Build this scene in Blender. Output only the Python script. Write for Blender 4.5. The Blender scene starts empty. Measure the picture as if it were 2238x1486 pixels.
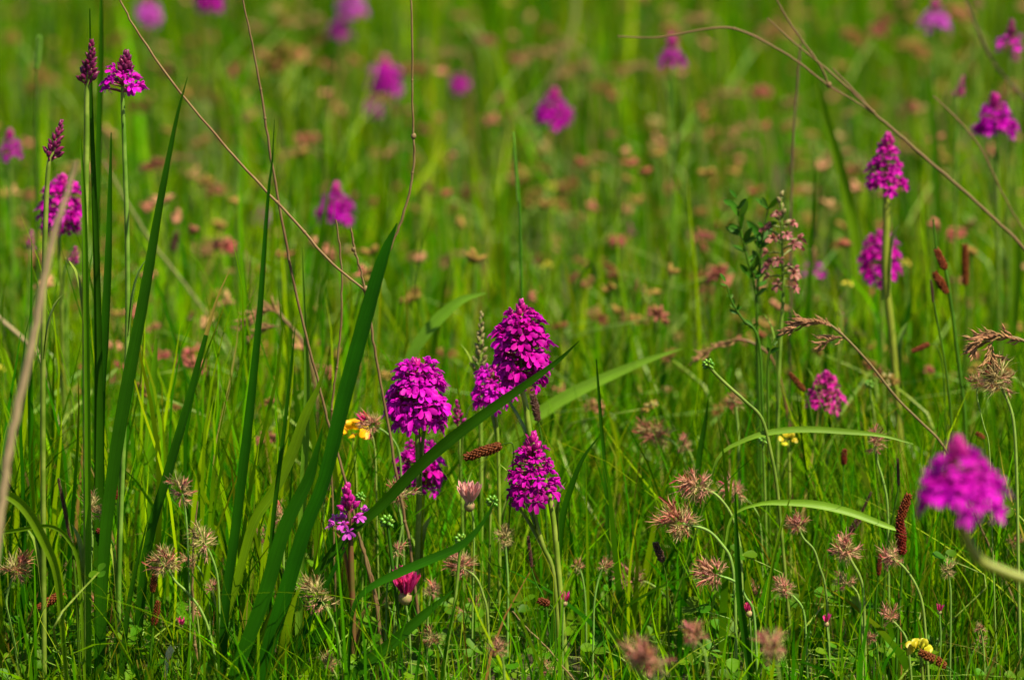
import bpy, math, random
import numpy as np
from mathutils import Vector, Matrix, Quaternion
R = math.radians
rnd = random.Random(11)
nrs = np.random.RandomState(7)
S = bpy.context.scene
COL = S.collection

# ------------------------------------------------------------------ camera
H_CAM, PITCH = 0.71, R(9.3)
FOCUS = 3.04
LENS = 36.0 * FOCUS / 0.62
W_PX, H_PX = 2238.0, 1486.0
cd = bpy.data.cameras.new('camera')
cam = bpy.data.objects.new('camera', cd)
COL.objects.link(cam)
cam.location = (0, 0, H_CAM)
cam.rotation_euler = (R(90) - PITCH, 0, 0)
cd.sensor_width = 36.0
cd.lens = LENS
cd.clip_start = 0.05
cd.clip_end = 2000.0
cd.dof.use_dof = True
cd.dof.focus_distance = FOCUS
cd.dof.aperture_fstop = LENS / 23.0
cd.dof.aperture_blades = 0
S.camera = cam

# ------------------------------------------------------------------ light
SUN_ELEV, SUN_AZ = R(57), R(48)      # azimuth measured from -Y (behind the camera) towards +X
sun_dir = Vector((math.sin(SUN_AZ) * math.cos(SUN_ELEV), -math.cos(SUN_AZ) * math.cos(SUN_ELEV), math.sin(SUN_ELEV)))
world = bpy.data.worlds.new('World')
S.world = world
world.use_nodes = True
wn = world.node_tree
bg = wn.nodes['Background']
sky = wn.nodes.new('ShaderNodeTexSky')
sky.sky_type = 'NISHITA'
sky.sun_disc = False
sky.sun_elevation = SUN_ELEV
sky.sun_rotation = math.atan2(sun_dir.x, sun_dir.y)
bg.inputs['Strength'].default_value = 0.05
wn.links.new(sky.outputs['Color'], bg.inputs['Color'])
sd = bpy.data.lights.new('sun', 'SUN')
sd.energy = 4.8
sd.angle = R(0.5)
sd.color = (1.0, 0.91, 0.64)
so = bpy.data.objects.new('sun', sd)
COL.objects.link(so)
so.rotation_euler = sun_dir.to_track_quat('Z', 'Y').to_euler()
so.location = (0, 0, 5)
S.view_settings.view_transform = 'Standard'
S.view_settings.look = 'None'
S.view_settings.exposure = 1.28
S.view_settings.gamma = 1.0
S.view_settings.use_curve_mapping = False
S.cycles.use_denoising = True
S.cycles.max_bounces = 6
S.cycles.transmission_bounces = 4
S.cycles.diffuse_bounces = 4
S.cycles.glossy_bounces = 2

# ------------------------------------------------------------------ pixel of the photograph -> point of the meadow at distance Y
CP, SP = math.cos(PITCH), math.sin(PITCH)
PXW = 36.0 / LENS / W_PX                 # metres per pixel at one metre of depth
def U(px, py, Y):
    a = (px - W_PX / 2) * PXW
    b = -(py - H_PX / 2) * PXW
    d = Vector((a, CP + b * SP, -SP + b * CP))
    return Vector((0, 0, H_CAM)) + d * (Y / d.y)
def mpp(Y):                              # metres per pixel at distance Y (near the frame's middle)
    return PXW * Y / CP

# ------------------------------------------------------------------ materials
def new_mat(name):
    m = bpy.data.materials.new(name)
    m.use_nodes = True
    nt = m.node_tree
    nt.nodes.clear()
    return m, nt, nt.nodes, nt.links
def leaf_mat(name, base, trans=None, tfac=0.35, rough=0.5, spec=0.35, attr=False, vein=0.0, noise=0.35, nscale=60.0, hue=0.02, val=0.35, second=None, bump=0.0):
    """thin plant tissue: a diffuse/glossy sheet mixed with light passing through"""
    m, nt, N, L = new_mat(name)
    out = N.new('ShaderNodeOutputMaterial')
    mix = N.new('ShaderNodeMixShader')
    p = N.new('ShaderNodeBsdfPrincipled')
    tr = N.new('ShaderNodeBsdfTranslucent')
    p.inputs['Roughness'].default_value = rough
    p.inputs['Specular IOR Level'].default_value = spec
    mix.inputs[0].default_value = tfac
    tc = N.new('ShaderNodeTexCoord')
    nz = N.new('ShaderNodeTexNoise')
    nz.inputs['Scale'].default_value = nscale
    nz.inputs['Detail'].default_value = 4.0
    L.new(tc.outputs['Object'], nz.inputs['Vector'])
    if attr:
        at = N.new('ShaderNodeAttribute'); at.attribute_name = 'Col'
        col = at.outputs['Color']
    else:
        rgb = N.new('ShaderNodeRGB'); rgb.outputs[0].default_value = (*base, 1)
        col = rgb.outputs[0]
        if second is not None:
            mx = N.new('ShaderNodeMix'); mx.data_type = 'RGBA'
            rm = N.new('ShaderNodeMapRange'); rm.inputs[1].default_value = 0.42; rm.inputs[2].default_value = 0.62
            L.new(nz.outputs['Fac'], rm.inputs[0]); L.new(rm.outputs[0], mx.inputs[0])
            L.new(col, mx.inputs[6]); mx.inputs[7].default_value = (*second, 1)
            col = mx.outputs[2]
    hs = N.new('ShaderNodeHueSaturation')
    L.new(col, hs.inputs['Color'])
    oi = N.new('ShaderNodeObjectInfo')
    h = N.new('ShaderNodeMapRange'); h.inputs[3].default_value = 0.5 - hue; h.inputs[4].default_value = 0.5 + hue
    L.new(oi.outputs['Random'], h.inputs[0]); L.new(h.outputs[0], hs.inputs['Hue'])
    wnz = N.new('ShaderNodeTexWhiteNoise'); wnz.noise_dimensions = '1D'
    L.new(oi.outputs['Random'], wnz.inputs['W'])
    v = N.new('ShaderNodeMapRange'); v.inputs[3].default_value = 1.0 - val; v.inputs[4].default_value = 1.0 + val
    if attr:
        v.inputs[0].default_value = 0.5
    else:
        L.new(wnz.outputs['Value'], v.inputs[0])
    n2 = N.new('ShaderNodeMapRange'); n2.inputs[3].default_value = 1.0 - noise; n2.inputs[4].default_value = 1.0 + noise
    n2.inputs[1].default_value = 0.25; n2.inputs[2].default_value = 0.75
    L.new(nz.outputs['Fac'], n2.inputs[0])
    mu = N.new('ShaderNodeMath'); mu.operation = 'MULTIPLY'
    L.new(v.outputs[0], mu.inputs[0]); L.new(n2.outputs[0], mu.inputs[1])
    val_out = mu.outputs[0]
    if vein > 0:
        ra = N.new('ShaderNodeAttribute'); ra.attribute_name = 'rib'
        vm = N.new('ShaderNodeVectorMath'); vm.operation = 'MULTIPLY'; vm.inputs[1].default_value = (4.5, 9.0, 1.0)
        L.new(ra.outputs['Vector'], vm.inputs[0])
        va = N.new('ShaderNodeVectorMath'); va.operation = 'ADD'; L.new(vm.outputs[0], va.inputs[0]); L.new(oi.outputs['Random'], va.inputs[1])
        sn = N.new('ShaderNodeTexNoise'); sn.inputs['Scale'].default_value = 1.6; sn.inputs['Detail'].default_value = 5.0; sn.inputs['Roughness'].default_value = 0.65
        L.new(va.outputs[0], sn.inputs['Vector'])
        vr = N.new('ShaderNodeMapRange'); vr.inputs[1].default_value = 0.3; vr.inputs[2].default_value = 0.7; vr.inputs[3].default_value = 1 - vein * 2.4; vr.inputs[4].default_value = 1 + vein * 2.4
        L.new(sn.outputs['Fac'], vr.inputs[0])
        m3 = N.new('ShaderNodeMath'); m3.operation = 'MULTIPLY'
        L.new(val_out, m3.inputs[0]); L.new(vr.outputs[0], m3.inputs[1])
        val_out = m3.outputs[0]
        bp = N.new('ShaderNodeBump'); bp.inputs['Strength'].default_value = 0.35; bp.inputs['Distance'].default_value = 0.0003
        L.new(sn.outputs['Fac'], bp.inputs['Height']); L.new(bp.outputs[0], p.inputs['Normal'])
    elif bump > 0:
        bp = N.new('ShaderNodeBump'); bp.inputs['Strength'].default_value = bump; bp.inputs['Distance'].default_value = 0.0006
        L.new(nz.outputs['Fac'], bp.inputs['Height']); L.new(bp.outputs[0], p.inputs['Normal'])
    L.new(val_out, hs.inputs['Value'])
    L.new(hs.outputs[0], p.inputs['Base Color'])
    tm = N.new('ShaderNodeMix'); tm.data_type = 'RGBA'; tm.blend_type = 'MULTIPLY'; tm.inputs[0].default_value = 1.0
    L.new(hs.outputs[0], tm.inputs[6]); tm.inputs[7].default_value = (*(trans or (1.25, 1.5, 0.25)), 1)
    L.new(tm.outputs[2], tr.inputs['Color'])
    L.new(p.outputs[0], mix.inputs[1]); L.new(tr.outputs[0], mix.inputs[2]); L.new(mix.outputs[0], out.inputs['Surface'])
    return m

M = {}
M['grass'] = leaf_mat('grass_tissue', (0.05, 0.12, 0.01), attr=True, tfac=0.45, rough=0.65, spec=0.02, noise=0.25, nscale=25, hue=0.0, val=0.0)
M['blade'] = leaf_mat('broad_grass_blade', (0.014, 0.074, 0.0004), tfac=0.38, rough=0.45, spec=0.09, vein=0.10, noise=0.25, nscale=30, val=0.18, hue=0.012)
M['blade_light'] = leaf_mat('light_grass_blade', (0.095, 0.21, 0.001), tfac=0.45, rough=0.45, spec=0.18, vein=0.12, noise=0.25, nscale=30, val=0.15, hue=0.015)
M['blade_pale'] = leaf_mat('pale_grass_blade', (0.115, 0.24, 0.012), tfac=0.34, rough=0.45, spec=0.2, vein=0.1, noise=0.2, nscale=30, val=0.1, hue=0.01)
M['blade_tip'] = leaf_mat('yellowed_grass_tip', (0.26, 0.20, 0.03), tfac=0.3, noise=0.2, val=0.1)
M['stem'] = leaf_mat('fresh_stem', (0.10, 0.19, 0.012), tfac=0.12, rough=0.4, spec=0.4, noise=0.3, nscale=80, val=0.2, second=(0.15, 0.22, 0.03))
M['stem_yellow'] = leaf_mat('yellowish_stem', (0.20, 0.22, 0.02), tfac=0.12, rough=0.45, noise=0.25, nscale=80, val=0.1)
M['far_pink'] = leaf_mat('faded_pink_clover', (0.27, 0.095, 0.065), tfac=0.25, rough=0.7, spec=0.1, noise=0.35, nscale=300, hue=0.03, val=0.3)
M['far_brown'] = leaf_mat('faded_brown_clover', (0.21, 0.125, 0.032), tfac=0.25, rough=0.7, spec=0.1, noise=0.35, nscale=300, hue=0.03, val=0.3)
M['stem_dark'] = leaf_mat('dark_green_stem', (0.035, 0.10, 0.003), tfac=0.12, rough=0.45, spec=0.2, noise=0.3, nscale=80, val=0.2)
M['stem_pale'] = leaf_mat('pale_downy_stem', (0.14, 0.24, 0.035), tfac=0.12, rough=0.6, noise=0.25, nscale=120, val=0.12)
M['stem_red'] = leaf_mat('brownish_stem', (0.11, 0.085, 0.015), tfac=0.1, rough=0.5, noise=0.35, nscale=90, val=0.15, second=(0.12, 0.04, 0.02))
M['straw'] = leaf_mat('dry_stalk', (0.17, 0.115, 0.042), tfac=0.05, rough=0.65, noise=0.4, nscale=110, val=0.15, hue=0.01, second=(0.10, 0.055, 0.02), bump=0.4)
M['straw_dark'] = leaf_mat('dark_dry_stalk', (0.10, 0.06, 0.032), tfac=0.05, rough=0.7, noise=0.4, nscale=110, val=0.15, hue=0.01, second=(0.05, 0.028, 0.016), bump=0.4)
M['straw_pale'] = leaf_mat('bleached_stalk', (0.30, 0.225, 0.125), tfac=0.15, rough=0.6, noise=0.25, nscale=70, val=0.1, hue=0.01)
M['straw_olive'] = leaf_mat('olive_brown_stalk', (0.12, 0.08, 0.024), tfac=0.05, rough=0.65, noise=0.4, nscale=110, val=0.12, hue=0.01, second=(0.09, 0.05, 0.02), bump=0.4)
M['straw_green'] = leaf_mat('fading_green_stalk', (0.19, 0.19, 0.06), tfac=0.15, rough=0.6, noise=0.25, nscale=70, val=0.1)
M['seedhead'] = leaf_mat('tan_grass_spikelets', (0.42, 0.25, 0.10), tfac=0.25, rough=0.7, noise=0.35, nscale=200, val=0.2, second=(0.20, 0.07, 0.045), trans=(1.3, 1.1, 0.8))
PM = (1.15, 0.8, 1.3)
M['petal'] = leaf_mat('magenta_petal', (0.37, 0.001, 0.27), trans=PM, tfac=0.3, rough=0.55, spec=0.1, noise=0.3, nscale=500, hue=0.018, val=0.32)
M['petal_violet'] = leaf_mat('violet_petal', (0.44, 0.002, 0.37), trans=PM, tfac=0.3, rough=0.55, spec=0.14, noise=0.4, nscale=500, hue=0.015, val=0.2)
M['petal_far'] = leaf_mat('deep_magenta_petal', (0.32, 0.0005, 0.28), trans=PM, tfac=0.2, rough=0.6, spec=0.06, noise=0.3, nscale=500, hue=0.015, val=0.15)
M['petal_crimson'] = leaf_mat('crimson_magenta_petal', (0.40, 0.002, 0.22), trans=PM, tfac=0.28, rough=0.5, spec=0.25, noise=0.3, nscale=500, hue=0.015, val=0.2)
M['petal_lilac'] = leaf_mat('lilac_petal', (0.45, 0.045, 0.45), trans=PM, tfac=0.3, rough=0.5, noise=0.3, nscale=500, hue=0.015, val=0.15)
M['petal_bug'] = leaf_mat('dusky_pink_petal', (0.20, 0.03, 0.045), trans=(1.2, 0.9, 0.9), tfac=0.25, rough=0.5, spec=0.4, noise=0.4, nscale=500, hue=0.02, val=0.3, second=(0.36, 0.15, 0.13))
M['bud'] = leaf_mat('crimson_bud', (0.18, 0.004, 0.08), trans=PM, tfac=0.15, rough=0.42, spec=0.4, noise=0.4, nscale=400, hue=0.015, val=0.25, second=(0.11, 0.01, 0.05))
M['bud_bright'] = leaf_mat('magenta_bud', (0.36, 0.004, 0.20), trans=PM, tfac=0.18, rough=0.42, spec=0.4, noise=0.35, nscale=400, hue=0.015, val=0.25)
M['bud_dusk'] = leaf_mat('dusky_bud', (0.30, 0.09, 0.09), tfac=0.15, rough=0.45, noise=0.4, nscale=400, val=0.25, second=(0.25, 0.2, 0.05))
M['bud_green'] = leaf_mat('greenish_bud', (0.24, 0.24, 0.08), tfac=0.15, rough=0.5, noise=0.4, nscale=400, val=0.2, second=(0.22, 0.13, 0.08))
M['ovary'] = leaf_mat('purple_ovary', (0.20, 0.012, 0.07), tfac=0.12, rough=0.4, spec=0.4, noise=0.3, nscale=300, val=0.2)
M['ovary_green'] = leaf_mat('green_ovary', (0.12, 0.15, 0.03), tfac=0.12, rough=0.4, noise=0.3, nscale=300, val=0.2)
M['calyx_pink'] = leaf_mat('pink_calyx', (0.46, 0.13, 0.14), trans=(1.2, 0.9, 0.9), tfac=0.28, rough=0.6, noise=0.4, nscale=400, hue=0.02, val=0.25, second=(0.36, 0.26, 0.13))
M['calyx_green'] = leaf_mat('greenish_calyx', (0.30, 0.30, 0.09), trans=(1.2, 1.1, 0.7), tfac=0.28, rough=0.6, noise=0.35, nscale=400, hue=0.02, val=0.2, second=(0.36, 0.22, 0.13))
M['calyx_brown'] = leaf_mat('brown_calyx', (0.36, 0.155, 0.085), trans=(1.2, 1.0, 0.8), tfac=0.25, rough=0.65, noise=0.35, nscale=400, hue=0.02, val=0.25, second=(0.34, 0.14, 0.085))
M['withered'] = leaf_mat('withered_petal', (0.22, 0.05, 0.02), tfac=0.15, rough=0.7, noise=0.4, nscale=400, hue=0.03, val=0.35, second=(0.10, 0.025, 0.015))
M['withered_pink'] = leaf_mat('fading_pink_petal', (0.45, 0.045, 0.09), trans=(1.2, .9, .9), tfac=0.2, rough=0.6, noise=0.4, nscale=400, hue=0.02, val=0.3, second=(0.28, 0.06, 0.04))
M['clover_fresh'] = leaf_mat('fresh_pink_clover', (0.58, 0.03, 0.20), trans=(1.2, .9, 1.0), tfac=0.3, rough=0.5, noise=0.25, nscale=300, hue=0.02, val=0.2)
M['clover_white'] = leaf_mat('white_clover_petal', (0.66, 0.48, 0.42), trans=(1.1, 1, .95), tfac=0.3, rough=0.5, noise=0.2, nscale=300, val=0.12, second=(0.6, 0.10, 0.18))
M['yellow'] = leaf_mat('orange_yellow_petal', (0.80, 0.48, 0.003), trans=(1.1, 1.0, .6), tfac=0.3, rough=0.45, noise=0.2, nscale=200, val=0.1, second=(0.8, 0.34, 0.003))
M['yellow_pale'] = leaf_mat('lemon_petal', (0.42, 0.36, 0.012), trans=(1.1, 1.0, .6), tfac=0.3, rough=0.45, noise=0.2, nscale=200, val=0.1)
M['sedge'] = leaf_mat('rusty_sedge_scale', (0.14, 0.026, 0.006), tfac=0.08, rough=0.55, spec=0.15, noise=0.45, nscale=500, hue=0.015, val=0.2, second=(0.08, 0.015, 0.006))
M['sedge_dark'] = leaf_mat('dark_sedge_scale', (0.055, 0.020, 0.012), tfac=0.05, rough=0.55, spec=0.4, noise=0.45, nscale=500, hue=0.015, val=0.2)
M['leaflet'] = leaf_mat('clover_leaflet', (0.055, 0.14, 0.002), tfac=0.35, rough=0.5, spec=0.12, noise=0.25, nscale=90, hue=0.025, val=0.35)
M['vetch'] = leaf_mat('vetch_leaflet', (0.030, 0.10, 0.003), tfac=0.25, rough=0.5, spec=0.15, noise=0.25, nscale=120, hue=0.015, val=0.2)
M['seed_green'] = leaf_mat('green_achene', (0.10, 0.24, 0.012), tfac=0.12, rough=0.35, spec=0.5, noise=0.25, nscale=300, val=0.15)
M['white_skin'] = leaf_mat('papery_white_husk', (0.62, 0.56, 0.45), trans=(1, 1, .95), tfac=0.3, rough=0.5, noise=0.2, nscale=120, val=0.1)

def soil_mat():
    m, nt, N, L = new_mat('meadow_soil')
    out = N.new('ShaderNodeOutputMaterial'); p = N.new('ShaderNodeBsdfPrincipled')
    tc = N.new('ShaderNodeTexCoord'); nz = N.new('ShaderNodeTexNoise'); nz.inputs['Scale'].default_value = 35; nz.inputs['Detail'].default_value = 8
    L.new(tc.outputs['Object'], nz.inputs['Vector'])
    cr = N.new('ShaderNodeValToRGB')
    cr.color_ramp.elements[0].position = 0.3; cr.color_ramp.elements[0].color = (0.012, 0.020, 0.003, 1)
    cr.color_ramp.elements[1].position = 0.7; cr.color_ramp.elements[1].color = (0.030, 0.050, 0.005, 1)
    e = cr.color_ramp.elements.new(0.5); e.color = (0.045, 0.032, 0.012, 1)
    L.new(nz.outputs['Fac'], cr.inputs[0]); L.new(cr.outputs[0], p.inputs['Base Color'])
    p.inputs['Roughness'].default_value = 0.9
    bp = N.new('ShaderNodeBump'); bp.inputs['Distance'].default_value = 0.01; L.new(nz.outputs['Fac'], bp.inputs['Height']); L.new(bp.outputs[0], p.inputs['Normal'])
    L.new(p.outputs[0], out.inputs['Surface'])
    return m
M['soil'] = soil_mat()

# ------------------------------------------------------------------ mesh helpers
class MB:
    def __init__(s):
        s.v, s.f, s.m, s.rib, s.mats = [], [], [], [], []
    def slot(s, mat):
        if mat not in s.mats: s.mats.append(mat)
        return s.mats.index(mat)
    def tube(s, pts, rad, mat, sides=6, cap=True):
        k = s.slot(mat); n = len(pts); base = len(s.v); prev = None; run = 0
        for i, p in enumerate(pts):
            t = (pts[min(i + 1, n - 1)] - pts[max(i - 1, 0)]).normalized()
            if prev is None:
                a = t.orthogonal().normalized()
            else:
                a = (prev - t * prev.dot(t))
                a = a.normalized() if a.length > 1e-6 else t.orthogonal().normalized()
            prev = a; b = t.cross(a)
            if i: run += (p - pts[i - 1]).length
            for j in range(sides):
                w = 2 * math.pi * j / sides
                s.v.append(p + (a * math.cos(w) + b * math.sin(w)) * rad[i]); s.rib.append((j / sides, run, 0))
        for i in range(n - 1):
            for j in range(sides):
                q = (j + 1) % sides
                s.f.append((base + i * sides + j, base + i * sides + q, base + (i + 1) * sides + q, base + (i + 1) * sides + j)); s.m.append(k)
        if cap:
            s.f.append(tuple(base + (n - 1) * sides + j for j in range(sides))); s.m.append(k)
    def ribbon(s, pts, hw, sides_v, mat, fold=0.25, flip=1):
        """three vertices across, folded along the midrib"""
        k = s.slot(mat); n = len(pts); base = len(s.v); run = 0
        for i, p in enumerate(pts):
            t = (pts[min(i + 1, n - 1)] - pts[max(i - 1, 0)]).normalized()
            sv = sides_v[i] if isinstance(sides_v, list) else sides_v
            sv = (sv - t * sv.dot(t)); sv = sv.normalized() if sv.length > 1e-6 else t.orthogonal().normalized()
            nn = sv.cross(t) * flip
            if i: run += (p - pts[i - 1]).length
            w = hw[i]
            s.v += [p - sv * w, p + nn * (-fold * w), p + sv * w]
            s.rib += [(-1, run, 0), (0, run, 0), (1, run, 0)]
        for i in range(n - 1):
            a = base + i * 3
            s.f += [(a, a + 1, a + 4, a + 3), (a + 1, a + 2, a + 5, a + 4)]; s.m += [k, k]
    def blob(s, c, ax, rx, rl, mat, rings=4, sides=6, taper=0.0):
        """small pointed ovoid: c centre, ax long axis (unit), rx radius, rl half length"""
        pts, rad = [], []
        for i in range(rings + 1):
            a = math.pi * i / rings
            pts.append(c - ax * (math.cos(a) * rl)); rad.append(max(rx * math.sin(a) * (1 - taper * i / rings), rx * 0.04))
        s.tube(pts, rad, mat, sides)
    def mesh(s, name):
        me = bpy.data.meshes.new(name)
        me.from_pydata([tuple(p) for p in s.v], [], s.f)
        for m in s.mats: me.materials.append(m)
        me.polygons.foreach_set('material_index', s.m)
        me.polygons.foreach_set('use_smooth', [True] * len(s.f))
        at = me.attributes.new('rib', 'FLOAT_VECTOR', 'POINT')
        at.data.foreach_set('vector', [c for r in s.rib for c in r])
        me.update()
        return me

def spline(pts, n):
    """Catmull-Rom through pts (Vectors), n samples; also returns the 0..1 position along"""
    P = [pts[0] * 2 - pts[1]] + list(pts) + [pts[-1] * 2 - pts[-2]]
    seg = len(pts) - 1; out = []
    for i in range(n):
        u = i / (n - 1) * seg; k = min(int(u), seg - 1); t = u - k
        a, b, c, d = P[k], P[k + 1], P[k + 2], P[k + 3]
        out.append(0.5 * ((2 * b) + (c - a) * t + (2 * a - 5 * b + 4 * c - d) * t * t + (3 * b - a - 3 * c + d) * t ** 3))
    return out
def lerp_list(vals, n):
    k = len(vals) - 1
    r = []
    for i in range(n):
        u = i / (n - 1) * k; j = min(int(u), k - 1); t = u - j
        r.append(vals[j] * (1 - t) + vals[j + 1] * t)
    return r

def thing(name, label, cat, loc, group=None):
    o = bpy.data.objects.new(name, None); COL.objects.link(o)
    o.location = loc; o.empty_display_size = 0.01
    o['label'] = label; o['category'] = cat
    if group: o['group'] = group
    return o
def part(name, me, parent, mat4=None):
    o = bpy.data.objects.new(name, me); COL.objects.link(o)
    o.parent = parent
    if mat4 is not None: o.matrix_local = mat4
    return o
def solo(name, mb, label, cat, base, group=None):
    """a thing that is one mesh: origin at its base"""
    mb.v = [p - base for p in mb.v]
    o = bpy.data.objects.new(name, mb.mesh(name)); COL.objects.link(o)
    o.location = base; o['label'] = label; o['category'] = cat
    if group: o['group'] = group
    return o
def frame(o, up, s, loc):
    """matrix whose Y axis is o (outward), Z as near as possible to up"""
    y = o.normalized(); z = (up - y * up.dot(y))
    z = z.normalized() if z.length > 1e-5 else y.orthogonal().normalized()
    x = y.cross(z)
    m = Matrix((x, y, z)).transposed().to_4x4() @ Matrix.Diagonal((s[0], s[1], s[2], 1))
    m.translation = loc
    return m

def ground_path(px_pts, Y, spread=0.0):
    """photo pixels (tip first) -> world points, continued down to the ground"""
    ys = Y if isinstance(Y, (list, tuple)) else (Y, Y)
    n = len(px_pts)
    pts = [U(x, y, ys[0] + (ys[-1] - ys[0]) * i / max(n - 1, 1)) for i, (x, y) in enumerate(px_pts)]
    last = pts[-1]
    if last.z > 0.004:
        d = (pts[-1] - pts[-2]); d.z = min(d.z, -1e-3)
        d = d.normalized(); d.z = min(d.z, -0.55)
        k = last.z / -d.z
        pts.append(last + d * k * 1.02)
    else:
        last.z = max(last.z, -0.012)
    return pts

# ------------------------------------------------------------------ florets
def jit(v, a, r): return Vector((v[0] + r.uniform(-a, a), v[1] + r.uniform(-a, a), v[2] + r.uniform(-a, a)))
def floret_mesh(petal, ovary, seed, bug=False):
    r = random.Random(seed); b = MB()
    j = 0.018
    b.tube([Vector((0, 0, -0.02)), jit((0, .3, .03), j, r), Vector((0, .6, 0))], [.022, .04, .028], ovary, 5)
    def petal_strip(c, w, side, fold=0.3, flip=1):
        b.ribbon(spline([jit(p, j, r) for p in c], 5), lerp_list(w, 5), side, petal, fold, flip)
    X = Vector((1, 0, 0))
    petal_strip([(0, .60, 0), (0, .74, -.03), (0, .84, -.11), (0, .90, -.22)], [.035, .06, .085, .05], X, 0.35)
    for s in (-1, 1):
        petal_strip([(s * .02, .61, 0), (s * .10, .74, -.02), (s * .185, .80, -.085), (s * .25, .80, -.165)], [.03, .07, .085, .04], Vector((.5 * s, .1, .75)) * s, 0.3, s)
        petal_strip([(s * .02, .60, .03), (s * .11, .66, .10), (s * .20, .68, .125), (s * .27, .67, .11)], [.025, .05, .05, .008], Vector((0, .75, -.65)), 0.3)
        petal_strip([(s * .03, .60, .03), (s * .045, .66, .10), (s * .03, .75, .135), (s * .012, .80, .12)], [.03, .045, .04, .012], Vector((.6, 0, -.6 * s)), 0.3)
    petal_strip([(0, .59, .04), (0, .64, .14), (0, .73, .18), (0, .80, .155)], [.03, .06, .055, .012], X, -0.6)
    b.tube([Vector((0, .6, -.01)), Vector((0, .52, -.10)), Vector((0, .40, -.19))], [.016, .014, .008], petal, 4)
    return b.mesh('floret')
def bud_mesh(bud, ovary, seed):
    r = random.Random(seed); b = MB()
    b.tube([Vector((0, 0, -.02)), jit((0, .28, .04), .015, r), Vector((0, .52, .03))], [.025, .06, .05], ovary, 5)
    pts = [Vector((0, .44, .03)), Vector((0, .55, .045)), Vector((0, .70, .05)), Vector((0, .85, .035)), Vector((0, .98, .0))]
    b.tube([jit(p, .01, r) for p in pts], [.03, .105, .125, .085, .015], bud, 7)
    # two narrow sepal edges standing a little proud of the bud
    for s in (-1, 1):
        b.ribbon([Vector((s * .05, .5, .06)), Vector((s * .13, .66, .07)), Vector((s * .10, .86, .05)), Vector((s * .01, 1.0, .0))], [.015, .045, .04, .005], Vector((.3 * s, 0, 1)), bud, 0.3)
    return b.mesh('bud')
FL, BD = {}, {}
def florets(key, ov='ovary'):
    if (key, ov) not in FL: FL[(key, ov)] = [floret_mesh(M[key], M[ov], 40 + i) for i in range(5)]
    return FL[(key, ov)]
def buds(key, ov='ovary'):
    if (key, ov) not in BD: BD[(key, ov)] = [bud_mesh(M[key], M[ov], 70 + i) for i in range(4)]
    return BD[(key, ov)]

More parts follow.
